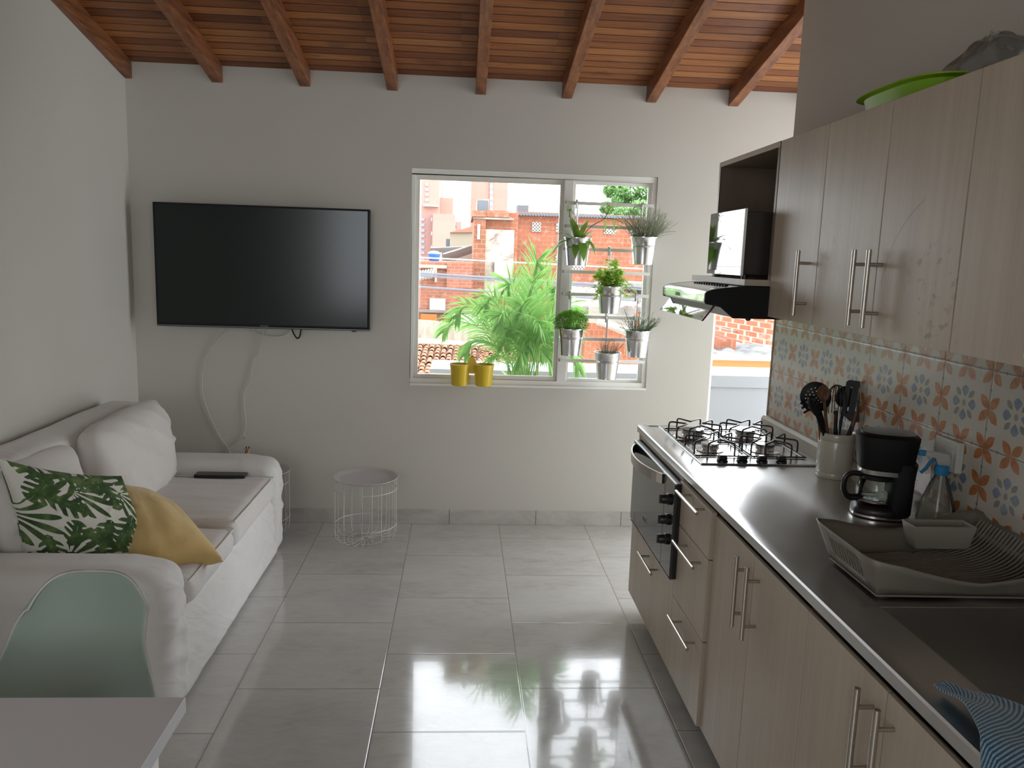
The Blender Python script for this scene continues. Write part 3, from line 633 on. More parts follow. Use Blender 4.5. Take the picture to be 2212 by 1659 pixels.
jg = loftz([(sup(.040,.040,2,cx=-.014),.0375),(sup(.054,.054,2,cx=-.014),.046),(sup(.057,.057,2,cx=-.014),.07),(sup(.054,.054,2,cx=-.014),.095),(sup(.046,.046,2,cx=-.014),.113)], cgl, 'glass_jug', cf, 60)
loftz([(sup(.048,.048,2,cx=-.014),.111),(sup(.049,.049,2,cx=-.014),.124),(sup(.040,.040,2,cx=-.014),.130)], black_m, 'jug_lid', jg)
loftz([(sup(.0425,.0425,2,cx=-.014),.0372),(sup(.0555,.0555,2,cx=-.014),.0455),(sup(.0562,.0562,2,cx=-.014),.050)], chrome_m, 'jug_rim', jg)
hp = catmull([(-.055,-.012,.120),(-.085,-.020,.124),(-.105,-.026,.110),(-.107,-.027,.075),(-.092,-.022,.052),(-.066,-.014,.050)],6)
G().tube([CM@Vector(p) for p in hp], .0075, 10, flat=1.4).build('jug_handle', black_m, jg, smooth=60)
G().tube([CM@Vector((-.062,-.013,.05)),CM@Vector((-.060,-.012,.115))], .005, 8).build('handle_strap', black_m, jg)
o = G().lathe([(.0,0),(.010,.001),(.015,.008),(.016,.018),(.0145,.018),(.0135,.009),(.009,.003),(.0,.002)],CM@Vector((-.002,-.012,.062)),24,ax=(-.25,-.9,.25),cap=False).tube([CM@Vector((-.012,-.014,.062)),CM@Vector((-.055,-.006,.058))], .0035, 8,flat=1.8).build('coffee_scoop', P('white_scoop',(.7,.68,.6),.4)); tag(o, 'small white plastic scoop seen through the glass coffee jug', 'scoop')
# spray bottle, socket
sb = thing('spray_bottle', 'clear trigger spray bottle with blue nozzle between coffee maker and tiles', 'bottle', (1.33,2.045,ZT))
sx, sy = 1.330, 2.045
G().lathe([(.046,0),(.050,.004),(.050,.05),(.045,.085),(.026,.145),(.015,.17),(.014,.185)],(sx,sy,ZT),32).build('bottle_body', glass('clear_plastic',(.86,.87,.84),1.35,.05,.07), sb, smooth=50)
G().lathe([(.017,.172),(.018,.176),(.018,.196),(.015,.20)],(sx,sy,ZT),24).build('collar', P('blue_plastic',(.015,.20,.42),.4), sb)
M = Matrix.Translation((sx,sy,ZT))@Matrix.Rotation(math.radians(-105),4,'Z')
G().prism([(-.012,.198),(.016,.198),(.020,.215),(.012,.232),(-.045,.236),(-.047,.222),(-.020,.218)][::-1],0,-.010,.010).tf(M@Matrix.Rotation(PI/2,4,'Z')@Matrix.Rotation(-PI/2,4,'Z')).build('spray_head', glass('clear_head',(.8,.82,.8),1.4,.1,.35), sb, bevel=.002)
G().box(-.007,.007,-.062,-.046,.221,.237).tf(M).build('nozzle', bpy.data.materials['blue_plastic'], sb, bevel=.002)
G().tube([M@Vector((0,-.018,.216)),M@Vector((0,-.030,.206)),M@Vector((0,-.040,.186)),M@Vector((0,-.052,.172))], .0045, 8, flat=1.6).build('trigger', bpy.data.materials['blue_plastic'], sb)
G().tube([(sx,sy,ZT+.01),(sx+.003,sy,ZT+.19)], .0025, 8).build('dip_tube', P('dip_tube',(.6,.6,.55),.4), sb)
so = thing('wall_socket', 'white wall socket box on the patterned tiles above the spray bottle', 'socket', (1.385,2.095,1.012))
G().box(1.368,1.389,2.043,2.148,1.02,1.108).build('socket_box', P('socket_white',(.56,.55,.50),.4), so, bevel=.003)
g = G()
for (y,z) in ((2.075,1.045),(2.075,1.070)): g.box(1.3672,1.3685,y-.006,y-.003,z-.005,z+.005).box(1.3672,1.3685,y+.003,y+.006,z-.005,z+.005)
g.build('pin_holes', blackmat_m, so, smooth=0)
G().box(1.3660,1.3682,2.058,2.092,1.034,1.084).build('socket_insert', P('socket_insert',(.62,.61,.56),.35), so, bevel=.001)
# dish rack
dm = P('taupe_plastic',(.20,.18,.15),.42)
dr = thing('dish_rack', 'taupe plastic dish drying rack with slatted floor across the sink edge', 'dish rack', (1.13,1.78,ZT))
X0, X1, Y0, Y1 = .932, 1.360, 1.61, 1.84
def ring(z, off): return [(X0-off,Y0-off*.5),(X1+off*.3,Y0-off*.5),(X1+off*.3,Y1+off*.5),(X0-off,Y1+off*.5)]
def wallz(s, side):   # wall height along each side: high at the corners, low in the middle
    return {0:.055+.047*abs(2*s-1)**1.4, 1:.100, 2:.058+.044*abs(2*s-1)**1.4, 3:.102}[side]
g = G(); M_ = 40; cor = [(.930,1.61),(1.362,1.60),(1.362,1.93),(.930,1.845)]; rim = []
for s_ in range(4):
    a, b = Vector(cor[s_]), Vector(cor[(s_+1)%4]); n = Vector((b-a)).orthogonal() if False else Vector(((b-a).y, -(b-a).x)).normalized()
    for i in range(M_):
        t = i/M_; p = a.lerp(b,t)
        # outward normal blended near corners
        if t < .08: n2 = (n+Vector(((Vector(cor[s_])-Vector(cor[s_-1])).y, -(Vector(cor[s_])-Vector(cor[s_-1])).x)).normalized()*(1-t/.08)).normalized()
        elif t > .92:
            c3 = Vector(cor[(s_+2)%4])-b; n2 = (n+Vector((c3.y,-c3.x)).normalized()*((t-.92)/.08)).normalized()
        else: n2 = n
        h = wallz(t,s_); rim.append((p,n2,h))
m = len(rim); base_in = .012
for lvl in range(5):
    k = lvl/4
    for p, n2, h in rim: q = p+n2*(.040*k-.006); g.v.append(Vector((q.x,q.y,ZT+.012+(h-.012)*k)))
for j in range(4):
    for i in range(m):
        side = i//M_; t = (i%M_)/M_
        if side == 3 and .18 < t < .82 and j in (1,2): continue        # oval cut-out in the left end, filled with slats
        g.fc.append((j*m+i, j*m+(i+1)%m, (j+1)*m+(i+1)%m, (j+1)*m+i)); g.mi.append(0)
g.build('rack_wall', dm, dr, solid=.0035, smooth=50)
g = G()
for i in range(22):
    y = Y0+.015+i*(Y1-Y0-.03)/21
    ps = [(X0+.0,y,ZT+.030),(X0+.02,y,ZT+.022),(X0+.20,y+.02*i/21,ZT+.020),(X0+.215,y+.02*i/21,ZT+.016),(X0+.23,y+.02*i/21,ZT+.020),(X1-.10,y+.06*i/21,ZT+.022),(X1-.04,y+.07*i/21,ZT+.045),(X1+.0,y+.075*i/21,ZT+.092)]
    g.tube(catmull(ps,4), .0028, 6)
g.build('floor_slats', dm, dr, smooth=60)
g = G().prism([(.934,1.614),(1.358,1.604),(1.358,1.926),(.934,1.841)],2,ZT+.006,ZT+.010)
for i in range(13):
    y = Y0+.030+i*.0145; g.tube([(X0-.004,y,ZT+.03),(X0-.026,y,ZT+.092)], .0024, 6)
g.build('end_slats', dm, dr, smooth=40)
cadd = G(); cd_m = P('pale_taupe_plastic',(.30,.275,.235),.4)
def cp(z, x0, x1, y0, y1): return [(x0,y0,z),(x1,y0,z),(x1,y1,z),(x0,y1,z)]
o_b, o_t, i_t, i_b = cp(ZT+.030,1.16,1.300,1.848,1.898), cp(ZT+.090,1.148,1.312,1.843,1.905), cp(ZT+.090,1.152,1.308,1.847,1.901), cp(ZT+.034,1.164,1.296,1.852,1.894)
cadd.add(o_b+o_t+i_t+i_b, [(3,2,1,0)]+[(4*j+i,4*j+(i+1)%4,4*j+4+(i+1)%4,4*j+4+i) for j in range(3) for i in range(4)]+[(12,13,14,15)])
cadd.build('cutlery_caddy', cd_m, dr, bevel=.0015)
for x in (X0+.03,X1-.03):
    for y in (Y0+.03,Y1-.03): G().cyl((x,y,ZT),(x,y,ZT+.008),.008,12).build('foot', dm, dr)
# towel
def towel(u,v):
    # v along Y from far tip to the camera, u across
    y = 1.225-.36*v; wd = .018+.19*min(1,v*1.15)**.72; x = .830+.014*math.sin(v*6)-.075*v+wd*u*1.3
    z = ZT+.012+.022*math.sin(PI*min(1,v*1.3+.12))*(1-.55*u)+.008*fbm((u*2,v*4,0),1.4,3)-.0*u
    if x > .93: z -= (x-.93)*.10
    if x < .80: z -= (.80-x)*2.2
    return Vector((x,y,z))
def c_tow(nt):
    n = nt.nodes.new('ShaderNodeAttribute'); n.attribute_name = 'pat'; t = E(nt, n.outputs['Fac']); s_ = (t*330.0).f('SINE')
    w = noi(nt, vec(nt,*pos(nt)), 420, 2, .7); return mix(nt, (.012,.07,.13), (.34,.52,.64), (s_*.5+.30+(w-.5)*1.1).clamp())
g = G(); g.noflip = True; NU, NV = 60, 110; g.grid(towel, NU, NV)
pts_ = [ (j/(NV-1))*.9+ (i/(NU-1))*.25 for j in range(NV) for i in range(NU)]
o = g.build('dish_towel', P('woven_towel', c_tow, .9, sheen=.3, bump=lambda nt: noi(nt, vec(nt,*pos(nt)), 500, 2), bs=.5), smooth=180, solid=.004, pats=pts_); tag(o, 'blue and white striped woven towel draped over the worktop edge beside the sink', 'towel')
# ---------------------------------------------------------------- television and its cords
tv = thing('television', 'large black flat television mounted on the wall above the sofa corner', 'television', (-1.085,4.44,1.141))
G().box(-1.660,-.508,4.44,4.468,1.141,1.804).build('cabinet', blackmat_m, tv, bevel=.004)
G().box(-1.647,-.521,4.4385,4.441,1.163,1.793).build('screen', P('dark_screen',(.0025,.009,.008),.16,spec=.5), tv, smooth=0)  # teal in the base colour imitates reflections on the screen
G().box(-1.660,-.508,4.436,4.441,1.1445,1.1495).build('lower_trim', P('grey_trim',(.22,.22,.22),.3,.6), tv, bevel=.001)
text('HYUNDAI', 'logo', .0105, (-1.083,4.4372,1.1555), (PI/2,0,0), P('logo_silver',(.30,.32,.32),.4), tv)
G().box(-.607,-.582,4.442,4.452,1.135,1.1415).build('indicator', P('dark_red',(.06,.02,.02),.4), tv)
G().box(-1.30,-.86,4.468,4.5297,1.30,1.65).build('wall_bracket', blackmat_m, tv)
cord_m = P('white_cord',(.56,.54,.48),.5)
def cord(pts, r, mt, name, lab): o = G().tube(catmull(pts,10), r, 8).build(name, mt, smooth=60); tag(o, lab, 'cord')
yc = 4.524
cord([(-1.285,4.50,1.16),(-1.305,4.515,1.125),(-1.39,yc,1.03),(-1.437,yc,.93),(-1.455,yc,.80),(-1.435,yc,.68),(-1.37,yc,.52),(-1.31,yc,.42),(-1.29,yc,.30)], .0029, cord_m, 'power_cord', 'white cord curving from the television down to the left on the wall')
cord([(-1.095,4.50,1.17),(-1.105,4.515,1.12),(-1.13,yc,1.02),(-1.135,yc,.985),(-1.160,yc,.965),(-1.175,yc,.90),(-1.185,yc,.84),(-1.222,yc,.76),(-1.222,yc,.66),(-1.215,yc,.58),(-1.228,yc,.52),(-1.212,4.505,.497),(-1.235,yc,.50),(-1.30,yc,.445),(-1.34,yc,.41)], .0027, cord_m, 'power_cord', 'white crinkled cord hanging from the middle of the television, hooked at its lower end')
cord([(-1.18,4.50,1.16),(-1.165,yc,1.125),(-1.12,yc,1.10),(-1.05,yc,1.090),(-.99,yc,1.10),(-.955,yc,1.13),(-.95,4.50,1.16)], .003, cord_m, 'power_cord', 'thin white cord looped just below the television')
cord([(-.940,4.47,1.16),(-.938,4.48,1.128),(-.922,4.485,1.095),(-.911,4.485,1.087),(-.900,4.485,1.10),(-.892,4.48,1.135),(-.89,4.47,1.16)], .0042, blackmat_m, 'power_cord', 'short black cable loop below the right half of the television')
# ---------------------------------------------------------------- sofa
def c_cloth(nt):
    x,y,z = pos(nt); return mix(nt, (.66,.64,.61), (.76,.745,.72), noi(nt, vec(nt,x,y,z), 2.5, 4))
def b_cloth(nt):
    x,y,z = pos(nt); return noi(nt, vec(nt,x*2.5,y*1.6,z*5+y*2.2), 1.7, 2, .45, 1.0)*1.0+noi(nt, vec(nt,x,y,z), 500, 2)*.03
cloth_m = P('cotton_slipcover', c_cloth, .9, bump=b_cloth, bs=.5, bd=.03, sheen=.2)
def c_cus(nt):
    x,y,z = pos(nt); return mix(nt, (.62,.585,.55), (.71,.68,.65), noi(nt, vec(nt,x,y,z), 3, 3))
cush_m = P('cotton_cushion', c_cus, .9, bump=lambda nt: noi(nt, vec(nt,pos(nt)[0]*3,pos(nt)[1]*9,pos(nt)[2]*4), 1.6, 4, .6, 1.2)+noi(nt, vec(nt,*pos(nt)), 500, 2)*.03, bs=.26, bd=.02, sheen=.2)
sf = thing('sofa', 'two-seat sofa in an off-white cotton slipcover along the left wall', 'sofa', (-1.36,3.31,0))
def wr(amp, sc, st=(1,1,1), seed=0):
    def f(p):
        q = Vector((p.x*st[0],p.y*st[1],p.z*st[2])); n = mnoise.noise_vector(q*sc+Vector((seed,seed,seed)))
        rdg = 1-abs(mnoise.noise(q*sc*1.7+Vector((seed*2,3,1))))*2
        return p+n*amp+Vector((n.x,n.y,0)).normalized()*0 + (p-Vector((-1.36,3.31,.3))).normalized()*rdg*amp*.5
    return f
def skirt(p):       # cloth hanging over the seat front, creased along the length and flaring to the floor
    n = fbm((p.x*2,p.y*1.6,p.z*7+p.y*1.3),2.2,4); r2 = 1-abs(fbm((p.x,p.y*1.1,p.z*5-p.y*1.6),3.0,9))*2.2
    k = max(0,min(1,(p.x+1.2)*6)); h = max(0,1-p.z/.38); n *= min(1,p.z/.12+.15); r2 *= min(1,p.z/.12+.1)
    return Vector((p.x+k*(.006*n+.010*max(0,r2)*(.4+h)+.022*h), p.y, p.z))
g = G().rbox(-1.775,-.950,2.60,4.02,.006,.335,.03,.022,skirt); g.build('seat_base', cloth_m, sf, smooth=80)
def armd(seed, s):
    def f(p):
        k = max(0,min(1,(p.x+1.08)*9)); n = fbm((p.x*3,p.y*5,p.z*6),2.0,seed); r2 = max(0,1-abs(fbm((p.x*2+p.z*2.5,p.y*4,p.z*4-p.x*2),2.4,seed+3))*3)
        top = max(0,(p.z-.40)/.16)
        lo_ = min(1,p.z/.12+.15); n *= lo_; r2 *= lo_; q = Vector(p); q.x += k*(.006*n+.014*r2*(.25+.75*math.sin(PI*min(1,max(0,p.z/.56)))**2)) -k*.020*top*top; q.y += s*(.004*fbm((p.x*2,p.z*3,seed),1.5)); q.z += .006*fbm((p.x*1.5,p.y*2,0),1.5,seed)-.02*k*top
        if p.z < .3: q.x += .006*(1-p.z/.3)*k
        return q
    return f
G().rbox(-1.775,-.925,2.468,2.672,.006,.545,.062,.016,armd(2,-1)).build('armrest', cloth_m, sf, smooth=80)
G().rbox(-1.775,-.925,3.945,4.150,.006,.518,.062,.016,armd(11,1)).build('armrest', cloth_m, sf, smooth=80)
G().rbox(-1.785,-1.56,2.58,4.06,.02,.80,.06,.025,wr(.006,2)).build('backrest', cloth_m, sf, smooth=80)
def cus(seed, c, hx):
    def f(p):
        q = p-c; w = (1-min(1,abs(q.x/hx[0]))**3)*(1-min(1,abs(q.y/hx[1]))**3)
        z = p.z + (.012*w if q.z > 0 else 0) + .0035*fbm((p.x*2,p.y*9,0),1.8,seed)
        rr = max(0,1-abs(fbm((p.x*1.2,p.y*6,p.z),2.1,seed+5))*5)*.003
        return Vector((p.x+.004*fbm((p.y*4,p.z*6,0),2,seed),p.y+.004*fbm((p.x*4,p.z*6,0),2,seed+1),z+rr))
    return f
def seatcushion(y0,y1,z1,seed):
    o = G().rbox(-1.60,-.918,y0,y1,.318,z1,.045,.015,cus(seed,Vector((-1.26,(y0+y1)/2,.37)),(.34,.28))).build('seat_cushion', cush_m, sf, smooth=80)
    zt = z1-.006
    G().tube([(-1.58,y0+.006,zt),(-.928,y0+.006,zt),(-.924,y1-.006,zt),(-1.58,y1-.006,zt)],.0032,6,closed=True).build('piping', cloth_m, o)
    return o
seatcushion(3.245,3.935,.448,3); seatcushion(2.680,3.235,.425,8)
def backc(c, hf, tilt, seed, lean=0):
    M = Matrix.Translation(c)@Matrix.Rotation(tilt,4,'Y')@Matrix.Rotation(lean,4,'X'); g = G()
    def f(p):
        a, b = p.y/hf[1], p.z/hf[2]; w = max(0,1-abs(a)**3.2)*max(0,1-abs(b)**3.2)
        x = p.x*(.34+.95*w**.55)+.010*fbm((p.y*3+p.z*2,p.z*4,seed),2.2)+.012*max(0,1-abs(fbm((p.y*2+p.z*4,p.z*1.5-p.y*2,seed+.5),2.0))*4)*(1 if p.x > 0 else 0)
        return M@Vector((x, p.y*(1-.06*b*b+.0*w)+.008*fbm((p.z*6,seed,0),1.4), p.z*(1-.05*a*a)+.010*fbm((p.y*5,seed,2),1.4)))
    g.rbox(-hf[0],hf[0],-hf[1],hf[1],-hf[2],hf[2],.05,.018,f); return g.build('back_cushion', cush_m, sf, smooth=80)
backc(Vector((-1.485,3.60,.620)), (.085,.375,.215), -.16, 4, .03)
backc(Vector((-1.548,2.95,.600)), (.060,.270,.195), -.16, 7)
# thin black tablet
o = G().box(-1.295,-1.05,3.86,3.925,.452,.468).build('tablet', black_m, bevel=.003); tag(o, 'thin black flat device lying on the far seat cushion against the armrest', 'tablet')
# scatter pillows from four corner points
def pillow(name, c4, th, mt, label, seed=1, n=60, pat=None, crease=.005, pinch=.10):
    A, B_, C, D = [Vector(p) for p in c4]; nrm = (B_-A).cross(D-A).normalized()
    g = G(); pts = []
    for side in (1,-1):
        k0 = len(g.v)
        for j in range(n+1):
            for i in range(n+1):
                u, v = i/n, j/n; a, b = 2*u-1, 2*v-1
                w = (max(0,1-a*a)*max(0,1-b*b))**.5; uu = .5+(a*(1-pinch*(1-b*b)*abs(a)))/2*(1); vv = .5+(b*(1-pinch*(1-a*a)*abs(b)))/2
                p = A.lerp(B_,uu).lerp(D.lerp(C,uu),vv); wr_ = 1+.10*fbm((u*5,v*5,seed),1.0)
                crs = crease*max(0,1-abs(fbm((u*4+v*3,v*5-u*2,seed),1.3))*4)*w
                g.v.append(p+nrm*side*(th*w**.85*wr_*.5+.002)+nrm*side*crs); pts.append(pat(u,v) if pat and side == 1 else (pat(v*.9+.05,1-u*.9) if pat else 0))
        for j in range(n):
            for i in range(n):
                f = (k0+j*(n+1)+i, k0+j*(n+1)+i+1, k0+(j+1)*(n+1)+i+1, k0+(j+1)*(n+1)+i)
                g.fc.append(f if side == 1 else f[::-1]); g.mi.append(0)
    e = [(i,0) for i in range(n)]+[(n,j) for j in range(n)]+[(n-i,n) for i in range(n)]+[(0,n-j) for j in range(n)]
    m2 = (n+1)**2; ids = [j*(n+1)+i for i,j in e]
    for q in range(len(ids)): a_, b_ = ids[q], ids[(q+1)%len(ids)]; g.fc.append((b_,a_,a_+m2,b_+m2)); g.mi.append(0)
    o = g.build(name, mt, smooth=180, pats=pts if pat else None); tag(o, label, 'pillow'); return o
rl = random.Random(11); leaves = []
for k in range(34):       # broad split leaves scattered over the fabric
    leaves.append((rl.uniform(0,1), rl.uniform(0,1), rl.uniform(0,2*PI), rl.uniform(.13,.24), rl.choice((0,1,1,2))))
# even scatter
leaves = [((i%5+.5+rl.uniform(-.4,.4))/5, (i//5+.5+rl.uniform(-.4,.4))/5, rl.uniform(0,2*PI), rl.uniform(.12,.17), (0,2,1,0,2,0,1)[i%7]) for i in range(25)]
def leafpat(u,v):         # >0 inside a leaf; magnitude gives the shade
    best = -1
    for (cx,cy,an,L,ty) in leaves:
        dx, dy = u-cx, v-cy
        if dx*dx+dy*dy > L*L*1.3: continue
        x = (dx*math.cos(an)+dy*math.sin(an))/L; y = (-dx*math.sin(an)+dy*math.cos(an))/L
        if ty == 2:       # fan of thin fingers
            r = math.hypot(x+.9,y)/2.0; th = math.atan2(y,x+.9)
            if r > 1.0 or abs(th) > 1.25: continue
            s_ = .40*math.sin(PI*min(1,r*.93+.06))**.7*(1-.25*abs(th))-abs(((th/.42+.5)%1)-.5)
            if r < .10: s_ = .08
        else:             # split monstera leaf
            e = 1-(x*.98)**2; wv = .72*max(0,e)**.6*(1-.25*x); s_ = wv-abs(y)
            if abs(y) > .22: s_ = min(s_, .37-abs((((x+abs(y)*.6)*2.3)%1)-.5)*.9-(abs(y)-.22)*.25)
            if abs(y) < .012: s_ = min(s_, -.02)
        if s_ > best: best = s_
    return best
def c_leaf(nt):
    n = nt.nodes.new('ShaderNodeAttribute'); n.attribute_name = 'pat'; f = E(nt, n.outputs['Fac']); x,y,z = pos(nt,'obj')
    gcol = ramp(nt, noi(nt, vec(nt,x,y,z), 16, 4, .65), [(.3,(.016,.04,.010)),(.5,(.045,.095,.024)),(.66,(.13,.20,.065)),(.8,(.30,.37,.19))])
    return mix(nt, (.66,.64,.58), gcol, f.gt(.05,.03))
leaf_m = P('leaf_print_cotton', c_leaf, .85, bump=lambda nt: noi(nt, vec(nt,*pos(nt,'obj')), 500, 2), bs=.2)
pillow('leaf_pillow', (at(-8,988,2.66),at(262,1028,2.99),at(362,1236,2.88),at(50,1240,2.70)), .18, leaf_m, 'square pillow with green tropical leaf print leaning in the near corner of the sofa', 3, 150, leafpat)
yel_m = P('mustard_weave', lambda nt: mix(nt, (.60,.41,.14), (.74,.54,.23), noi(nt, vec(nt,*pos(nt,'obj')), 14, 3)), .8, bump=lambda nt: ((pos(nt,'obj')[0]*1500).f('SINE')+(pos(nt,'obj')[1]*1300+(pos(nt,'obj')[2]*1500).f('SINE')*1.5).f('SINE')), bs=.18, bd=.001, sheen=.3)
pillow('yellow_pillow', (at(185,1040,3.10),at(335,1078,3.28),at(482,1213,2.86),at(300,1240,2.70)), .19, yel_m, 'mustard yellow pillow lying on the near seat cushion beside the leaf pillow', 5, 60, crease=.0015)
# ---------------------------------------------------------------- wire basket tables and toys
wire_m = P('white_wire',(.62,.58,.55),.4)
def basket(cx, cy, label):
    t = thing('wire_side_table', label, 'side table', (cx,cy,0), 'wire basket side tables')
    G().lathe([(.0,.352),(.138,.352),(.146,.354),(.168,.366),(.175,.366),(.175,.363),(.168,.362),(.147,.350),(.138,.348),(.0,.348)],(cx,cy,0),56,cap=False).build('tray_top', P('tray_enamel',(.55,.52,.53),.35) if 'tray_enamel' not in bpy.data.materials else bpy.data.materials['tray_enamel'], t, smooth=40)
    g = G(); R_ = .168
    for k in range(20):
        a = 2*PI*k/20; c, s = math.cos(a), math.sin(a)
        pr_ = [(.018,.012),(.09,.010),(.135,.012),(.157,.024),(.168,.055),(.168,.20),(.168,.350)]
        g.tube(catmull([(cx+r*c,cy+r*s,z) for r,z in pr_],4), .0017, 6)
    g.build('upright_wires', wire_m, t, smooth=60)
    g = G()
    for r, z in ((.168,.300),(.168,.098),(.097,.0075),(.018,.010)): g.tube([(cx+r*math.cos(2*PI*i/48),cy+r*math.sin(2*PI*i/48),z) for i in range(48)], .0021, 6, closed=True)
    g.build('wire_hoops', wire_m, t, smooth=60)
    return t
basket(-.502,4.245,'white wire basket side table with round tray top standing free by the back wall')
basket(-1.108,4.345,'white wire basket side table mostly hidden behind the far armrest of the sofa')
gi = thing('giraffe_figure', 'small toy giraffe peeking over the far armrest of the sofa', 'toy', (-1.160,4.335,.366))
gm = P('giraffe_hide', lambda nt: mix(nt, (.48,.36,.17), (.20,.085,.03), noi(nt, vec(nt,*pos(nt,'obj')), 60, 1).gt(.52,.04)), .6)
gx, gy, gz = -1.158, 4.335, .368
g = G().tube(catmull([(gx+.03,gy+.01,gz+.045),(gx+.015,gy,gz+.05),(gx+.006,gy-.005,gz+.075),(gx,gy-.008,gz+.100)],5), .010, 12, rf=lambda t: 1.3-.65*t)
g.rbox(gx+.0,gx+.06,gy-.012,gy+.02,gz+.030,gz+.058,.012,.008)
for dx in (.006,.052):
    for dy in (-.006,.013): g.cyl((gx+dx,gy+dy,gz-.002),(gx+dx,gy+dy,gz+.036),.0042,8,.005)
g.build('body', gm, gi, smooth=80)
h = G().tube([(gx+.004,gy+.002,gz+.112),(gx+.001,gy-.010,gz+.108),(gx,gy-.026,gz+.094),(gx,gy-.034,gz+.087)], .011, 12, rf=lambda t: [.75,1.15,.85,.62][min(3,int(t*3.01))]).build('head', gm, gi, smooth=80)
for s_ in (-1,1):
    G().cyl((gx+s_*.006,gy,gz+.116),(gx+s_*.0075,gy,gz+.126),.0028,8).lathe([(.001,0),(.0042,.003),(.001,.0065)],(gx+s_*.0075,gy,gz+.124),10).build('horn', blackmat_m, h)
    G().blade((gx+s_*.009,gy,gz+.110),(s_*1,0,.7),.016,.008,.1,4).build('ear', gm, h, solid=.0015)
def blob(p): 
    c = Vector((-1.083,4.30,.40)); return p+(p-c).normalized()*.006*fbm(p*40,1,3)
o = G().lathe([(.002,0),(.034,.004),(.04,.03),(.033,.062),(.018,.082),(.002,.088)],(-1.088,4.33,.3665),28,sx=1.15).build('plush_toy', P('brown_plush',(.13,.08,.065),1,sheen=.5,bump=lambda nt: noi(nt, vec(nt,*pos(nt)), 300, 3), bs=.8), smooth=80); tag(o, 'brown fuzzy toy just right of the giraffe behind the armrest', 'toy')
# ---------------------------------------------------------------- dining chair and table
ch = thing('shell_chair', 'pale green moulded shell chair with its back to the sofa, pushed under the table', 'chair', (-.80,1.40,0))
def shell(u, v):
    prof_ = [(1.735,.850,.128),(1.728,.795,.137),(1.714,.72,.148),(1.697,.64,.172),(1.668,.565,.192),(1.625,.505,.204),(1.56,.465,.206),(1.47,.447,.212),(1.36,.442,.212),(1.27,.445,.204),(1.22,.438,.19),(1.20,.420,.165)]
    f = v*(len(prof_)-1); i = min(int(f), len(prof_)-2); t = f-i; q = [prof_[max(i-1,0)],prof_[i],prof_[i+1],prof_[min(i+2,len(prof_)-1)]]
    Y, Z, w = [.5*(2*q[1][k]+(q[2][k]-q[0][k])*t+(2*q[0][k]-5*q[1][k]+4*q[2][k]-q[3][k])*t*t+(3*q[1][k]-q[0][k]-3*q[2][k]+q[3][k])*t**3) for k in range(3)]; s_ = 2*u-1
    cup = abs(s_)**2.4; bk = min(1,max(0,1.25-v*1.7)); st = min(1,max(0,(v-.35)/.25))*min(1,max(0,(1-v)/.15))
    return Vector((-.805-.03*math.sin(PI*min(1,v*1.6))+w*s_, Y-.035*cup*bk, Z+.075*cup*st-.075*abs(s_)**4*(1-v)**5))
def c_sh(nt): return mix(nt, (.225,.28,.235), (.255,.31,.265), noi(nt, vec(nt,*pos(nt)), 6, 2))
G().grid(shell, 41, 49).build('shell_seat', P('pale_green_shell', c_sh, .5), ch, solid=.006, smooth=80)
rm = [shell(u,0) for u in [i/24 for i in range(25)]]+[shell(1,v) for v in [i/30 for i in range(1,31)]]
lp = [shell(0,v) for v in [i/30 for i in range(30,-1,-1)]]
G().tube(lp+rm[1:], .0038, 6).build('shell_rim', P('shell_rim',(.42,.42,.38),.35), ch, smooth=60)  # rim coloured paler than the shell to imitate light along the edge
wl = P('beech_leg',(.50,.33,.18),.5)
for sx_, sy_ in ((-1,-1),(-1,1),(1,-1),(1,1)): G().cyl((-.795+sx_*.10,1.42+sy_*.09,.435),(-.795+sx_*.22,1.42+sy_*.20,0),.014,14,.010).build('leg', wl, ch)
G().tube([(-.895,1.33,.41),(-.695,1.33,.41),(-.695,1.51,.41),(-.895,1.51,.41)],.006,8,closed=True).build('leg_frame', blackmat_m, ch)
tb = thing('dining_table', 'plain white dining table corner at the lower left of the picture', 'table', (-.95,1.0,0))
G().box(-1.62,-.497,.45,1.402,.712,.742).build('tabletop', P('white_melamine',(.60,.60,.61),.4), tb, bevel=.0015)
for x in (-1.58,-.585):
    for y in (.49,1.33): G().box(x,x+.045,y,y+.045,0,.712).build('leg', white_m, tb, bevel=.002)
# ---------------------------------------------------------------- yellow double planter on the sill
yp = thing('double_planter', 'yellow metal double planter with triangular handle on the window sill', 'planter', (.066,4.495,.8425))
ym = P('yellow_enamel', (.70,.50,.025), .3, coat=.2)
for cx in (-.002,.134):
    G().lathe([(.0,0),(.045,0),(.0465,.003),(.058,.118),(.0605,.120),(.0605,.123),(.0575,.1235),(.0555,.118),(.044,.006),(.0,.005)],(cx,4.487,.8425),40,cap=False).build('pot', ym, yp, smooth=40)
G().prism([(.026,.945),(.106,.945),(.100,.955),(.075,1.012),(.066,1.018),(.057,1.012),(.032,.955)],1,4.468,4.471).prism([(.026,.945),(.106,.945),(.088,.915),(.044,.915)],1,4.470,4.478).prism([(.026,.945),(.106,.945),(.100,.955),(.075,1.012),(.066,1.018),(.057,1.012),(.032,.955)],1,4.50,4.503).box(.060,.072,4.468,4.503,1.010,1.018).build('carry_handle', ym, yp, bevel=.001)
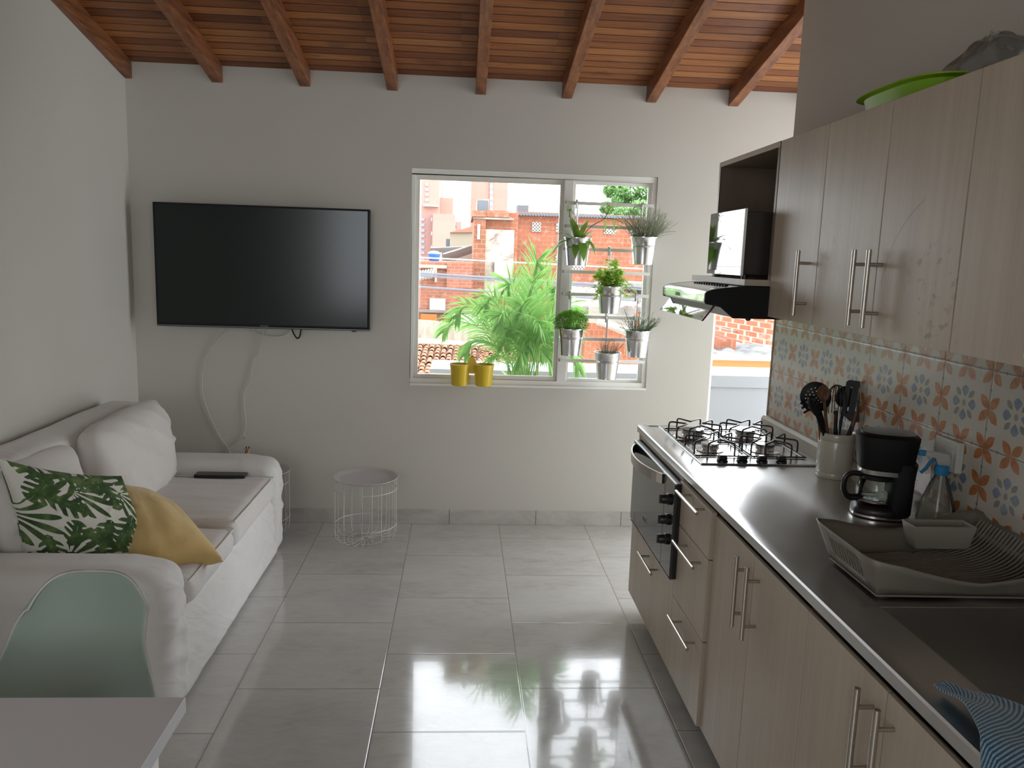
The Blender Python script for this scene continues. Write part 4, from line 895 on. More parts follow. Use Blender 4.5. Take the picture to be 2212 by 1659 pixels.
# ---------------------------------------------------------------- zinc buckets with herbs on the window bars
zinc = P('zinc_bucket', (.80,.81,.82), .24, 1, bump=lambda nt: noi(nt, vec(nt,*pos(nt,'obj')), 8, 2), bs=.1)
soil_m = P('potting_soil', lambda nt: ramp(nt, noi(nt, vec(nt,*pos(nt)), 180, 3), [(.35,(.012,.007,.005)),(.7,(.07,.035,.022))]), .95, bump=lambda nt: noi(nt, vec(nt,*pos(nt)), 160, 3), bs=1, bd=.006)
def leafm(name, a, b, sc=14, tr=.35):
    m = P(name, lambda nt: mix(nt, a, b, noi(nt, vec(nt,*pos(nt,'obj')), sc, 3)), .5)
    nt = m.node_tree; pb = nt.nodes['Principled BSDF']; t = nt.nodes.new('ShaderNodeBsdfTranslucent'); t.inputs[0].default_value = (*[min(1,c*1.6) for c in b],1)
    mx = nt.nodes.new('ShaderNodeMixShader'); mx.inputs[0].default_value = tr; out = nt.nodes['Material Output']
    nt.links.new(pb.outputs[0], mx.inputs[1]); nt.links.new(t.outputs[0], mx.inputs[2]); nt.links.new(mx.outputs[0], out.inputs[0]); return m
def bucket(x, zr, barz, label, foliage, name='hanging_bucket'):
    yc_ = 4.425; h = .150; z0 = zr-h
    t = thing(name, label, 'potted herb', (x,yc_,z0), 'zinc buckets hanging on the window bars')
    G().lathe([(.0,0),(.0545,0),(.056,.002),(.0555,.006),(.0655,.094),(.0675,.096),(.0665,.099),(.0685,.102),(.0670,.105),(.0745,.146),(.0765,.148),(.0765,.152),(.0735,.152),(.0725,.146),(.054,.006),(.0,.005)],(x,yc_,z0),44,cap=False).build('bucket', zinc, t, smooth=35)
    G().lathe([(.0,.131),(.03,.136),(.06,.131),(.0702,.128)],(x,yc_,z0),36,cap=False).build('soil', soil_m, t)
    yb = 4.4995; yr = yc_+.0745
    G().tube(catmull([(x,4.512,barz-.030),(x,4.514,barz+.008),(x,4.503,barz+.015),(x,4.492,barz+.008),(x,4.488,barz-.03),(x,yr+.004,zr-.0),(x,yr+.003,zr-.06)],6), .0022, 8, flat=5.0).build('hook', steel_m, t, smooth=60)
    foliage(t, Vector((x,yc_,z0+.134))); return t
R = random.Random(5)
def f_strap(t, c):
    lm = leafm('strap_leaf',(.06,.16,.022),(.19,.36,.05)); g = G()
    sh = lambda t_: math.sin(PI*min(1,.10+.86*t_))**.6*(1-t_**5)
    for k, (a, el, L, dr) in enumerate([(3.3,.45,.19,1.9),(3.0,.9,.17,1.1),(2.6,.8,.15,1.2),(3.6,.25,.21,1.6),(4.4,.15,.14,3.4),(4.95,.2,.17,3.2),(5.7,.45,.15,2.6),(6.1,.55,.15,2.4),(.4,.9,.14,1.0),(.9,1.1,.16,.7),(1.8,1.1,.17,.6),(5.3,.9,.12,1.6),(2.2,1.2,.14,.6),(.1,.5,.13,2.2)]):
        d = Vector((math.cos(a)*math.cos(el), math.sin(a)*math.cos(el), math.sin(el)))
        b = c+Vector((math.cos(a)*.008,math.sin(a)*.008-.012,.0))
        g.blade(b, d, L, .036+.007*(k%3), dr, 10, shape=sh)
    g.build('strap_leaves', lm, t, smooth=80)
    st = catmull([c+Vector((.01,-.01,0)),c+Vector((.06,-.03,.075)),c+Vector((.135,-.035,.125)),c+Vector((.165,-.035,.185))],6)
    s2 = catmull([st[12],c+Vector((.19,-.04,.125)),c+Vector((.235,-.045,.105))],4); s3 = catmull([st[12],c+Vector((.10,-.04,.16)),c+Vector((.085,-.045,.18))],4); s4 = catmull([c,c+Vector((-.045,0,.12)),c+Vector((-.055,0,.17))],5)
    g = G().tube(st,.0022,6).tube(s2,.0016,6).tube(s3,.0014,6).tube(s4,.0018,6); g.build('flower_stem', P('stem_brown',(.16,.10,.05),.6), t, smooth=60)
    g = G()
    for p0, n, sp in ((st[-1],12,.022),(s2[-1],10,.022),(st[15],7,.018),(s2[4],12,.03),(s3[-1],4,.02),(s4[-1],12,.02),(s4[-4],7,.02)):
        for k in range(n):
            a = R.uniform(0,2*PI); g.blade(p0+Vector((R.uniform(-sp,sp)*.5,R.uniform(-sp,sp)*.5,R.uniform(-sp,sp)*.6)), (math.cos(a),math.sin(a)*.6,R.uniform(-.3,.9)), R.uniform(.02,.042), .009, R.uniform(.4,1.6), 4)
    for dx in (.142,.19): g.blade(c+Vector((dx,-.035,.12)), (.05,0,-1), .075, .013, .1, 6, up=Vector((0,1,0)))
    g.build('small_leaves', leafm('young_leaf',(.10,.20,.03),(.30,.42,.10)), t, smooth=80)
def wisps(name, mt, n, rad, hgt, spread, lean, wav, r=.0009, leafy=0, lw=.002, ll=.02):
    def f(t, c):
        g = G(); lf = G()
        for k in range(n):
            a = R.uniform(0,2*PI); q = R.random()**.5*rad; el = R.uniform(.15,1)**.7
            p = c+Vector((math.cos(a)*q,math.sin(a)*q,-.004)); d = Vector((math.cos(a)*spread*(1.1-el)+lean[0]+R.uniform(-.25,.25), (math.sin(a)*spread*(1.1-el)+lean[1]+R.uniform(-.2,.2))*.7, 1)).normalized()
            L = hgt*R.uniform(.45,1.05); m_ = 8; pts = [p]; 
            for i in range(m_):
                d = (d+Vector((R.uniform(-1,1),R.uniform(-1,1),R.uniform(-.7,.5)))*wav).normalized(); p = p+d*L/m_; 
                if p.y > 4.495 and p.z > c.z: p.y = 4.49-R.random()*.01
                pts.append(p)
                for q_ in range(leafy):
                    b = R.uniform(0,2*PI); lf.blade(p, (math.cos(b),math.sin(b),R.uniform(-.1,.9)), ll*R.uniform(.6,1.2), lw, .5, 3)
            g.tube(pts, r, 4)
        g.build('stems', mt, t, smooth=60)
        if leafy: lf.build('leaves', mt, t, smooth=60)
    return f
def f_leafy(t, c):
    lm = leafm('oregano_leaf',(.22,.40,.045),(.48,.66,.15),20,.5); g = G(); st = G()
    for k in range(34):
        a = R.uniform(0,2*PI); q = R.random()**.5*.055; top = .16 if k < 6 else R.uniform(.05,.12)
        p0 = c+Vector((math.cos(a)*q,math.sin(a)*q,0)); out = 1.0 if k >= 6 else .15
        p1 = p0+Vector((math.cos(a)*.035*out*R.uniform(.4,1.6),math.sin(a)*.03*out,top)); 
        if k > 28: p1 = c+Vector((R.choice((-1,1))*R.uniform(.08,.13),-.05,R.uniform(-.07,.03)))
        ps = catmull([p0,p0.lerp(p1,.5)+Vector((R.uniform(-.01,.01),0,.015)),p1],5); st.tube(ps,.0009,5)
        for p in ps[2:]:
            for w_ in range(5):
                b = R.uniform(0,2*PI); g.blade(p+Vector((R.uniform(-.008,.008),R.uniform(-.008,.008),R.uniform(-.006,.006))), (math.cos(b),math.sin(b),R.uniform(-.2,.8)), R.uniform(.014,.026), R.uniform(.011,.019), .9, 4, shape=lambda t_: math.sin(PI*min(1,.12+.85*t_))**.6)
    g.build('leaves', lm, t, smooth=80); st.build('stems', lm, t, smooth=60)
def f_ball(t, c):
    lm = leafm('dense_leaf',(.08,.22,.02),(.25,.50,.06),25,.35); g = G()
    for k in range(3400):
        a = R.uniform(0,2*PI); ph = math.acos(R.uniform(-.45,1)); rr = R.uniform(.80,1.03)
        d = Vector((math.sin(ph)*math.cos(a),math.sin(ph)*math.sin(a),math.cos(ph)))
        p = c+Vector((d.x*.096*rr,d.y*.066*rr,.045+d.z*.070*rr))
        e = (d+Vector((R.uniform(-.8,.8),R.uniform(-.8,.8),R.uniform(-.4,.8)))).normalized(); g.blade(p,e,R.uniform(.008,.015),.0055,.5,2)
    g.build('leaf_dome', lm, t, smooth=80)
    g = G()
    for k in range(60):
        a = R.uniform(0,2*PI); p1 = c+Vector((math.cos(a)*.07*R.random(),math.sin(a)*.05*R.random(),.07)); g.tube([c+Vector((math.cos(a)*.03,math.sin(a)*.03,-.004)),p1],.001,4)
    g.build('stems', lm, t)
gray = leafm('grey_green_leaf',(.22,.25,.15),(.42,.46,.32),30,.2); rose = leafm('rosemary_leaf',(.09,.15,.07),(.22,.31,.17),30,.2); dry = leafm('dry_thyme',(.22,.20,.10),(.36,.32,.17),30,.2)
bucket(.632,1.690,1.884,'zinc bucket with broad strap-leaved plant and long side stem, top left of the window bars',f_strap)
bucket(1.003,1.706,1.884,'zinc bucket with wispy grey-green curry plant, top right of the window bars',wisps('w',gray,260,.055,.19,.9,(.12,0),.30,.0010,2,.0018,.018))
bucket(.829,1.430,1.631,'zinc bucket with bright green leafy oregano, hanging below the top pair',f_leafy)
bucket(.616,1.188,1.378,'zinc bucket with dense round ball of small green leaves, beside the window mullion',f_ball)
bucket(.998,1.188,1.378,'zinc bucket with sprawling rosemary, second from the bottom at the right',wisps('w',rose,60,.05,.13,1.5,(.0,-.1),.22,.0012,4,.0022,.022))
bucket(.832,1.058,1.251,'zinc bucket with sparse dry thyme, lowest on the window bars',wisps('w',dry,80,.04,.11,.9,(.25,-.05),.22,.0006,3,.003,.007))
# ---------------------------------------------------------------- terrace and palm
terr = P('terrace_render', (.27,.275,.285), .8); 
o = G().box(-4,7,YB+.13,5.6,-.12,-.005).build('floor_terrace', P('terrace_floor',(.45,.44,.42),.8), smooth=0); struct(o)
o = G().prism([(5.60,-.1),(5.60,.690),(5.588,.692),(5.588,.776),(6.09,.776),(6.09,-.1)],0,-.215,7).build('parapet', terr, smooth=0); tag(o, 'white rendered terrace parapet seen through the window and the doorway', 'parapet')
RP = random.Random(3)
pl = thing('potted_palm', 'tall feathery green palm in a pot on the terrace behind the window', 'palm', (.40,5.12,0))
G().lathe([(.0,0),(.13,0),(.17,.30),(.18,.30),(.18,.33),(.165,.33),(.15,.30),(.0,.29)],(.40,5.12,0),36,cap=False).build('pot', P('terracotta_pot',(.35,.14,.07),.7), pl, smooth=40)
pm = leafm('palm_leaflet',(.075,.20,.05),(.20,.38,.10),10,.3); ps_ = leafm('palm_stem',(.14,.24,.04),(.25,.34,.08),10,.2)
st = G()
for k in range(20):
    a = RP.uniform(0,2*PI); q = RP.uniform(.01,.11); st.tube([(.40+math.cos(a)*q,5.12+math.sin(a)*q,.28),(.40+math.cos(a)*q*1.1,5.12+math.sin(a)*q*1.1,.95+RP.uniform(0,.2))], .006, 6, rf=lambda t: 1-.5*t)
st.build('canes', ps_, pl)
fr_ = []      # tip offset (dx,dy), tip height, droop
for dx,dy,z,dr in ((.06,.0,1.66,.1),(.02,-.15,1.52,.25),(-.12,.05,1.50,.3),(.17,.05,1.48,.3),(-.26,-.08,1.40,.5),(-.44,-.05,1.34,.7),(-.52,.03,1.22,.8),(.28,-.05,1.36,.5),(.33,.08,1.22,.7),(-.18,-.25,1.30,.7),(.06,-.32,1.26,.8),(.22,-.26,1.18,.8),(-.38,-.20,1.10,.9),(-.06,-.38,1.06,1.0),(.32,-.18,1.02,1.0),(.14,-.38,.98,1.1),(-.26,-.30,.96,1.1),(.02,.25,1.42,.5),(.26,.25,1.30,.6),(-.26,.25,1.28,.6),(-.14,-.12,1.18,.9),(.12,-.10,1.10,.9),(.0,-.3,1.14,.9),(-.05,-.2,1.36,.5)): fr_.append((dx*.84,dy,z,dr))
for k, (dx,dy,z,dr) in enumerate(fr_):
    z = .80+(z-.80)*.84; b = Vector((.42+dx*.15,5.14+dy*.15,.66+.04*(k%4))); tip = Vector((.42+dx,5.14+dy*.8,z)); mid = b.lerp(tip,.52)+Vector((-dx*.12,-dy*.12,.04+.07*dr)); end = tip+Vector((dx*.22,dy*.2,.02-.12*dr))
    ps = catmull([b,mid,tip,end],8); g = G().tube(ps,.0032,5,rf=lambda t: 1-.7*t)
    m = len(ps)
    for i in range(int(m*.25), m):
        t = i/(m-1); tn = (ps[min(i+1,m-1)]-ps[i-1]).normalized(); sd = tn.cross(Vector((.3,1,.4))); sd = (sd*1.0+tn.cross(Vector((0,0,1)))*.6).normalized()
        for s_ in (-1,1):
            for h_ in (0,.5):
                p = ps[i].lerp(ps[min(i+1,m-1)],h_); L = (.17*math.sin(PI*(.22+.72*t))+.045)*RP.uniform(.8,1.15)
                d = sd*s_*(.75-.25*t)+tn*1.0+Vector((RP.uniform(-.12,.12),RP.uniform(-.12,.12),RP.uniform(-.05,.2))); g.blade(p, d, L, .0080, .35+dr*.75, 6, up=Vector((0,1,.3)))
    g.build('palm_frond', pm, pl, smooth=80)
lo = G()
for k in range(90):
    a = RP.uniform(0,2*PI); lo.blade((.40+math.cos(a)*.06,5.12+math.sin(a)*.06,.50+RP.uniform(0,.2)), (math.cos(a)*.8,math.sin(a)*.6,RP.uniform(.5,1.3)), RP.uniform(.2,.38), .009, RP.uniform(.6,1.8), 7)
lo.build('young_shoots', pm, pl, smooth=80)
# ---------------------------------------------------------------- neighbourhood beyond the terrace
def bricks(name, c1, c2, mo, bw=.40, bh=.20, ax=0, mud=.35, ms=.02):
    def f(nt):
        x,y,z = pos(nt); n = nt.nodes.new('ShaderNodeTexBrick'); nt.links.new(vec(nt, x if ax == 0 else y, z), n.inputs['Vector'])
        n.inputs['Scale'].default_value = 1; n.inputs['Brick Width'].default_value = bw; n.inputs['Row Height'].default_value = bh; n.inputs['Mortar Size'].default_value = ms
        n.inputs['Mortar Smooth'].default_value = .3; n.inputs['Color1'].default_value = (*c1,1); n.inputs['Color2'].default_value = (*c2,1); n.inputs['Mortar'].default_value = (*mo,1)
        w = noi(nt, vec(nt,x,y,z), .9, 5, .65); w2 = noi(nt, vec(nt,x*2,y,z*2), 1.7, 4, .7)
        c = mix(nt, n.outputs['Color'], (.42,.17,.10), w.gt(.52,.25)*mud*1.3); c = mix(nt, c, (.14,.075,.05), noi(nt, vec(nt,x*1.5,y,z*6), 2.3, 5, .7).gt(.60,.10)*mud*1.2); return mix(nt, c, (.44,.34,.26), w2.gt(.62,.10)*mud*1.3)
    return P(name, f, .9)
br_a = bricks('block_brick',(.33,.105,.050),(.27,.085,.042),(.28,.16,.11))
br_b = bricks('tower_brick',(.27,.105,.048),(.21,.075,.036),(.26,.18,.13),.38,.19)
br_c = bricks('low_brick',(.30,.10,.055),(.24,.085,.048),(.29,.20,.16),.30,.12,ms=.012)
br_n = bricks('near_brick',(.36,.10,.045),(.28,.08,.038),(.40,.33,.27),.095,.105,ms=.010)
pinkt = bricks('far_brick',(.46,.27,.22),(.43,.25,.205),(.46,.28,.23),3,1.2,mud=.05)  # paled brick: distance haze and overexposure are put into the colour
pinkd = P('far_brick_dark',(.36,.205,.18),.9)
def c_mild(nt):
    x,y,z = pos(nt); n = noi(nt, vec(nt,x,y,z), 1.3, 6, .72, .5); return ramp(nt, n, [(.40,(.50,.46,.36)),(.52,(.40,.35,.29)),(.60,(.22,.17,.15))])
mild = P('mildewed_render', c_mild, .9); cream = P('cream_render',(.48,.46,.38),.9); grayw = P('grey_cement', lambda nt: ramp(nt, noi(nt, vec(nt,*pos(nt)), .8, 5, .65),[(.35,(.18,.17,.15)),(.65,(.34,.31,.26))]), .9)
dkroof = P('slate_grey_roof',(.13,.15,.17),.8); palew = P('pale_window',(.42,.46,.44),.4); bluew = P('far_window',(.26,.28,.36),.4)
def xb(px0,px1,py0,py1,Y,dep,mt,name,par=None,z0=None,**k):
    a = at((px0+px1)/2,py0,Y); b = at((px0+px1)/2,py1,Y); l = at(px0,(py0+py1)/2,Y); r = at(px1,(py0+py1)/2,Y)
    return G().box(l.x,r.x,Y,Y+dep,b.z if z0 is None else z0,a.z).build(name, mt, par, smooth=0, **k)
GZ = -7
gr = G().box(-160,200,6.3,240,GZ-.2,GZ).build('ground', grayw, smooth=0); struct(gr)
def bld(label, px, Y, name='house', cat='building', group=None):
    p = at(px,600,Y); return thing(name, label, cat, (p.x,Y,GZ), group)
ta = bld('tall pale pink tower cut off by the left and top edges of the window', 925, 84, 'apartment_tower')
xb(862,947,330,700,84,14,pinkt,'tower_block',ta,GZ)
for k in range(5): xb(918,926,396+k*11,402+k*11,83.9,.1,bluew,'window',ta)
xb(914,947,442,446,83.2,1,palew,'balcony_slab',ta)
xb(947,976,427,700,86,12,pinkt,'side_block',ta,GZ)
tb_ = bld('stepped pink apartment block in front of the pale tower', 940, 78, 'apartment_tower')
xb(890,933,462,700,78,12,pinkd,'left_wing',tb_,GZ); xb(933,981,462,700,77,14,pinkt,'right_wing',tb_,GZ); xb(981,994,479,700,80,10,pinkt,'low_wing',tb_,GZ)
for k in range(8): xb(910,917,471+k*12,477+k*12,77.9,.1,bluew,'window',tb_)
for k in range(4): xb(931,933.5,470+k*30,478+k*30,76.9,.1,bluew,'window',tb_)
xb(985,988,486,491,79.9,.1,bluew,'window',tb_)
tc = bld('tall pink tower rising behind the rough brick corner house', 1055, 96, 'apartment_tower')
xb(1016,1094,320,700,96,16,pinkt,'tower_block',tc,GZ)
for k in range(9): xb(1058,1064.5,345+k*12.5,351+k*12.5,95.8,.2,bluew,'window',tc); xb(1058,1064.5,351+k*12.5,357+k*12.5,95.8,.2,palew,'window',tc); xb(1013.5,1016.5,350+k*12,353+k*12,95.8,.3,bluew,'window',tc)
# long brick wall house
rb = bld('long rough brick building with pierced vent blocks and a dark tiled eave', 1260, 36)
xb(1116,1430,462,640,36,10,br_a,'brick_wall',rb,GZ)
a0 = at(1116,461,35.8); a1 = at(1430,470,35.8); g = G(); nn = 50
for i in range(nn):
    t0 = i/nn; p = a0.lerp(a1,t0); rr = (a1.x-a0.x)/nn*.52; g.lathe([(rr,0),(rr,.9)],(p.x+rr,35.7,p.z-.03),10,ax=(0,1,.05))
g.build('roof_tiles', dkroof, rb, smooth=50)
vent_m = P('pierced_block', lambda nt: mix(nt, (.46,.43,.38), (.06,.05,.045), (((pos(nt)[0]*44).f('SINE')*(pos(nt)[2]*44).f('SINE'))).gt(.2,.3)), .9)
for q in ((1149,1169,480,501),(1201,1208,482,501),(1305,1331,487,506),(1361,1378,489,508),(1236,1263,570,583),(1200,1206,550,563)): xb(*q,35.95,.1,vent_m,'vent_block',rb)
xb(1118,1142,443,461,38,1.2,dkroof,'roof_tank',rb)
# brick corner tower
ct_ = bld('brick corner tower with a big mildewed plaster panel', 1070, 33)
xb(1022,1047,458,700,33,6,br_b,'side_wall',ct_,GZ); xb(1047,1116,458,700,33.4,6,br_a,'front_wall',ct_,GZ)
xb(1020,1049,455,468,32.8,6,br_b,'parapet_band',ct_); xb(1047,1100,455,469,33.1,6,br_a,'parapet_band',ct_); xb(1022,1110,470,474,32.9,.6,grayw,'cornice',ct_)
xb(1047.5,1109,496,640,33.2,.25,mild,'plaster_panel',ct_); xb(1031,1037,484,517,32.9,.15,palew,'slit_window',ct_); xb(1068,1088,563,597,33.0,.25,palew,'window',ct_); xb(1077,1079,563,597,32.98,.05,white_m,'window_bar',ct_)
xb(1031,1057,430,456,34,3,grayw,'roof_tank',ct_); xb(1033,1054,433,455,33.9,.1,dkroof,'tank_front',ct_)
# small houses at left
bh = bld('beige cement house with an orange roof left of the corner tower', 995, 50)
xb(971,1022,502,600,50,8,P('beige_wall',(.33,.29,.22),.9),'wall',bh,GZ)
p0, p1, p2 = at(972,502,49.8), at(1022,488,49.8), at(1022,502,49.8); G().prism([(p0.x,p0.z),(p2.x,p2.z),(p1.x,p1.z)],1,49.8,58).build('roof', P('orange_roof',(.40,.17,.11),.9), bh, smooth=0)
xb(963,971,516,560,50.5,4,dkroof,'grey_annex',bh)
sh_ = bld('shed with sagging grey sheet roof behind the blue water tank', 985, 40)
xb(955,985,541,562,41,4,dkroof,'dark_wall',sh_,GZ); xb(985,1022,548,575,40.5,4,P('pink_render',(.40,.31,.27),.9),'pale_wall',sh_,GZ)
q = [at(930,540,39.6),at(985,538,39.6),at(1022,536,39.6)]; q2 = [at(960,556,39.2),at(990,547,39.2),at(1020,537,39.2)]
G().tube([q[0],q[1],q[2]],.06,6,flat=3).tube(q2,.10,6,flat=3).build('sheet_roof', P('sheet_roof',(.30,.29,.28),.7), sh_)
bt = at(937,563,32); bt.z = at(946,565,30).z; tk = thing('water_tank', 'bright blue plastic water tank with white lid on a low brick house', 'tank', (bt.x,32,bt.z))
G().lathe([(.18,0),(.20,.02),(.245,.28),(.21,.30),(.17,.32)],(bt.x,32.3,bt.z),24).build('tank_body', P('blue_tank',(.02,.13,.52),.5), tk, smooth=50)
G().lathe([(.25,.29),(.25,.32),(.14,.39),(.02,.40)],(bt.x,32.3,bt.z),24).build('tank_lid', white_m, tk)
lh = bld('low orange brick house with white window at the left of the view', 960, 30)
xb(870,1022,565,720,30,7,br_c,'brick_wall',lh,GZ); xb(900,965,572,579,29.8,.3,P('cement_beam',(.40,.32,.25),.9),'cement_beam',lh); xb(939,944,579,610,29.8,.3,bpy.data.materials['cement_beam'],'pillar',lh); xb(965,1020,566,622,29.85,.3,br_c,'brick_infill',lh)
xb(928,962,645,672,29.9,.2,palew,'window',lh); xb(905,1020,671,676,29.6,.4,grayw,'ledge',lh)
p = at(905,600,29.2); g = G()
for i in range(8): g.lathe([(.05,0),(.05,.7)],(p.x-.25+i*.1,29.0,p.z-.10+.02*i),8,ax=(.1,.8,.35))
g.build('corrugated_sheet', grayw, lh, smooth=50)
xb(909,943,680,696,28.6,.2,P('orange_cloth',(.42,.14,.03),.9),'awning_cloth',lh)
# cement wall and red tile roofs
cw = bld('stained cement parapet wall above the red tile roof', 985, 26, 'boundary_wall', 'wall')
a, b, c_, d_ = at(905,696,25.8), at(1062,709,25.8), at(1062,752,25.8), at(905,742,25.8)
G().prism([(a.x-1.5,a.z+.1),(a.x+.35,a.z+.05),(b.x,b.z),(b.x,c_.z-2),(a.x-1.5,c_.z-2)],1,25.8,26.1).build('wall_body', P('stained_cement', lambda nt: ramp(nt, noi(nt, vec(nt,pos(nt)[0]*3,0.0,pos(nt)[2]*.6), 1.6, 5, .7),[(.35,(.22,.19,.15)),(.6,(.42,.35,.28))]), .9), cw, smooth=0)
ws_ = bld('small brick lean-to roofed with white corrugated sheet', 1010, 28)
xb(984,1062,702,716,27,2,br_c,'brick_wall',ws_,GZ); g = G(); p = at(972,694,26.8); p2 = at(1062,700,26.8)
for i in range(16): q = p.lerp(p2,i/16); g.lathe([(.05,0),(.05,1.2)],(q.x+.05,26.7,q.z),8,ax=(0,1,.12))
g.build('corrugated_sheet', white_m, ws_, smooth=50)
tl_m = P('clay_tile', lambda nt: ramp(nt, noi(nt, vec(nt,*[q_*1.0 for q_ in pos(nt)]), 3.2, 4, .7),[(.3,(.16,.10,.08)),(.45,(.32,.135,.075)),(.62,(.44,.20,.11)),(.8,(.40,.28,.20))]), .9)
def tileroof(label, pts, rows, cols, seed, grp='clay tile roofs'):
    A, B_, C, D = pts; t = thing('tile_roof', label, 'roof', ((A+B_+C+D)/4), grp); rr_ = random.Random(seed); g = G(); u = G()
    for i in range(cols):
        for j in range(rows):
            s0, t0 = (i+.5)/cols, j/rows; p = A.lerp(B_,s0).lerp(D.lerp(C,s0),t0); p2 = A.lerp(B_,s0).lerp(D.lerp(C,s0),(j+1.15)/rows)
            w = (B_-A).length/cols*.36*rr_.uniform(.9,1.15); of = Vector((rr_.uniform(-.012,.012),0,rr_.uniform(0,.02)))
            ax = (p2-p); x = ax.cross(Vector((0,0,1))).normalized(); up = x.cross(ax).normalized(); n = 7; vs = []
            for (q,r) in ((p+up*.0,w*.86),(p2+up*.035,w)):
                for k in range(n): an = PI*k/(n-1); vs.append(q+of+x*math.cos(an)*r+up*math.sin(an)*r)
            g.add(vs, [(k,k+1,n+k+1,n+k) for k in range(n-1)])
    g.build('barrel_tiles', tl_m, t, solid=.02, smooth=60)
    u.v = [A,B_,C,D,A-Vector((0,0,.3)),B_-Vector((0,0,.3)),C-Vector((0,0,.3)),D-Vector((0,0,.3))]; u.fc = [(0,1,2,3),(7,6,5,4),(0,4,5,1),(1,5,6,2),(2,6,7,3),(3,7,4,0)]; u.mi = [0]*6
    u.build('roof_deck', P('roof_deck',(.14,.085,.07),.9) if 'roof_deck' not in bpy.data.materials else bpy.data.materials['roof_deck'], t, smooth=0); return t
tileroof('weathered orange clay tile roof low behind the yellow planter', (at(850,742,24),at(1046,749,24),at(1040,850,17.5),at(820,850,17.5)), 14, 15, 4)
tileroof('sloping reddish tile roof behind the palm stems', (at(1042,752,23),at(1120,756,22),at(1130,800,18),at(1030,786,18.5)), 8, 9, 8)
o = G().tube([at(860,738,24.1),at(920,738.5,24.1),at(985,744,24.1),at(1045,750,24.1)],.11,8).build('ridge_mortar', white_m, smooth=60); tag(o, 'white mortar ridge along the top of the clay tile roof', 'ridge')
# lower right
rh = bld('low rubble-covered grey roof below the long brick building', 1310, 27)
g = G(); A, B_, C, D = at(1215,618,32), at(1430,622,32), at(1430,672,26), at(1215,676,26)
def rub(u,v): p = A.lerp(B_,u).lerp(D.lerp(C,u),v); return p+Vector((0,0,.22*abs(fbm((u*14,v*9,0),1.0,2))))
g.grid(rub, 60, 30).build('rubble_roof', P('rubble', lambda nt: ramp(nt, noi(nt, vec(nt,*pos(nt)), 2.2, 4, .75),[(.35,(.13,.12,.13)),(.5,(.24,.20,.19)),(.58,(.40,.15,.08)),(.72,(.46,.42,.38))]), .9), rh, solid=.2)
xb(1272,1372,664,689,25.8,3,grayw,'cement_wall',rh,GZ); xb(1345,1369,650,660,25.6,.3,white_m,'white_panel',rh); xb(1340,1420,640,650,27,2,grayw,'cement_block',rh)
g = G(); p = at(1370,612,28); p2 = at(1430,618,28); g.box(p.x,p2.x,28,31,p.z-.15,p.z); g.build('flat_slab', grayw, rh)
nb = bld('bright orange brick wall below the window bars', 1320, 22, 'brick_wall_block', 'wall')
a = at(1264,697,22); b = at(1390,742,22); c_ = at(1264,830,22)
G().prism([(a.x,a.z),(at(1285,697,22).x,a.z),(b.x,b.z),(b.x,c_.z-3),(a.x,c_.z-3)],1,22,22.4).build('brick_face', bricks('steep_brick',(.42,.13,.055),(.34,.10,.042),(.34,.20,.14),.14,.34,ms=.014), nb, smooth=0)
xb(1222,1264,700,830,22.3,.4,P('beige_strip',(.34,.28,.21),.9),'render_strip',nb)
cbs = [at(1290,695,21.6),at(1330,705,21.6),at(1385,727,21.6)]
G().tube(catmull(cbs,6),.13,8,flat=.4).build('fallen_sheet', grayw, nb, smooth=60)
# beyond the doorway
dn = bld('large-block brick wall with grey stains seen through the doorway', 1620, 15, 'brick_wall_block', 'wall')
a, b = at(1490,664,17.5), at(1730,702,13.5); c_ = at(1490,800,17.5)
G().add([a,b,Vector((b.x,b.y,-3)),Vector((a.x,a.y,-3)),a+Vector((.15,.4,0)),b+Vector((.15,.4,0)),Vector((b.x+.15,b.y+.4,-3)),Vector((a.x+.15,a.y+.4,-3))],[(0,1,2,3),(7,6,5,4),(0,4,5,1),(1,5,6,2),(2,6,7,3),(3,7,4,0)]).build('brick_face', br_n, dn, smooth=0)
a = at(1500,640,18.5); b = at(1760,660,18.5); G().box(a.x,b.x,18.5,19,-3,a.z+.15).build('grey_upper_wall', grayw, dn, smooth=0)
g = G(); p = at(1530,702,13.6); p2 = at(1571,712,13.2); g.prism([(p.x,p.z),(p2.x-.05,p.z-.02),(p2.x,p2.z),(p.x,p2.z+.05)],1,12.6,13.8); g.build('grey_sheet', dkroof, dn)
g = G(); p = at(1525,722,13.4); p2 = at(1575,752,13.0); g.box(p.x,p2.x-.03,12.6,13.4,p2.z,p.z); g.build('brick_stub', br_a, dn)
g = G(); A, B_, C, D = at(1520,742,14), at(1700,752,13.4), at(1700,779,11.3), at(1520,779,11.3)
g.grid(lambda u,v: A.lerp(B_,u).lerp(D.lerp(C,u),v)+Vector((0,0,.05*fbm((u*9,v*6,0),1,3))), 40, 16).build('sooty_roof', P('sooty', lambda nt: ramp(nt, noi(nt, vec(nt,*pos(nt)), 3, 5, .7),[(.4,(.06,.06,.06)),(.6,(.16,.15,.14)),(.7,(.25,.12,.07))]), .9), dn, solid=.1)
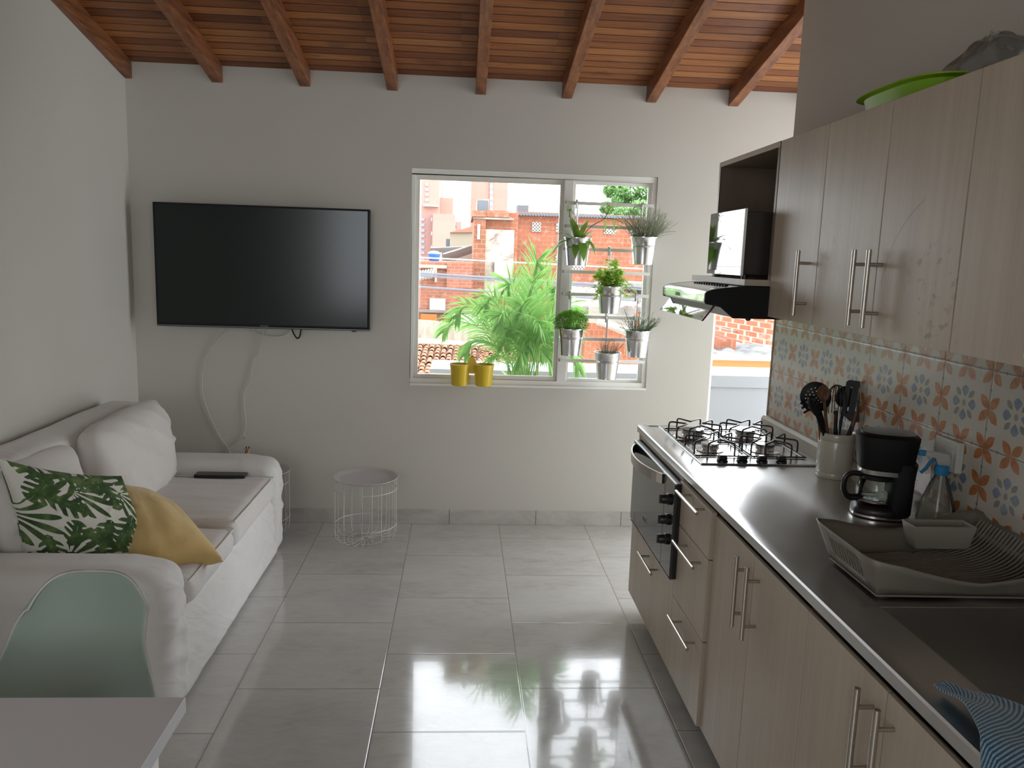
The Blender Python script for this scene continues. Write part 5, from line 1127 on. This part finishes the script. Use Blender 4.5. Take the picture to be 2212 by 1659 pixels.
og = bld('orange painted roof edge with white coping just beyond the terrace parapet', 1610, 11, 'roof_edge', 'roof')
xb(1500,1740,777,800,11,.3,P('orange_paint',(.45,.14,.035),.7),'orange_band',og,-3); xb(1500,1740,775.5,779,10.9,.5,white_m,'white_coping',og)
# cables
cab = P('grey_cable',(.14,.145,.17),.6); cabw = P('white_cable',(.42,.38,.36),.6)
for (pa,pb,r,mt,lb) in (((885,588.5),(1450,624.5),.012,cab,'thick grey cable crossing the view, upper strand of the double line'),((885,594),(1450,629),.011,cab,'grey cable crossing the view, lower strand of the double line'),((885,618.5),(1450,654),.012,cab,'single grey cable below the double line'),((885,555),(1450,584),.008,cabw,'thin pale cable, highest of the lines outside')):
    A, B_ = at(*pa,9), at(*pb,9); A2 = A+(A-B_)*.9; B2 = B_+(B_-A)*.9; o = G().tube([A2,A,B_,B2], r, 8).build('overhead_cable', mt, smooth=60); tag(o, lb, 'cable', 'overhead cables outside')
# tree
tr_ = bld('tall green tree rising behind the long brick building', 1360, 60, 'tree', 'tree')
tm = leafm('tree_leaf',(.10,.22,.06),(.24,.40,.16),.5,.35); RT = random.Random(9); g = G()
for (px,py,rr) in ((1318,412,15),(1338,425,20),(1362,418,22),(1390,420,20),(1405,440,26),(1330,450,20),(1310,452,14),(1360,450,24),(1385,455,22),(1345,405,10),(1412,405,14),(1350,470,26),(1420,460,26)):
    c = at(px,py,60+RT.uniform(-2,2)); r0 = rr/1712*60
    for k in range(520):
        d = Vector((RT.gauss(0,1),RT.gauss(0,1),RT.gauss(0,1))).normalized()*r0*RT.uniform(.55,1.08); e = Vector((RT.uniform(-1,1),RT.uniform(-1,1),RT.uniform(-.6,1)))
        g.blade(c+d, e, .28, .16, .6, 2)
g.build('crown', tm, tr_, smooth=0)
c = at(1365,470,60); G().tube([(c.x,60,GZ),(c.x,60,c.z-1),(c.x-.3,60,c.z+.5)],.35,10,rf=lambda t:1-.4*t).build('trunk', P('bark',(.14,.10,.07),.9), tr_)
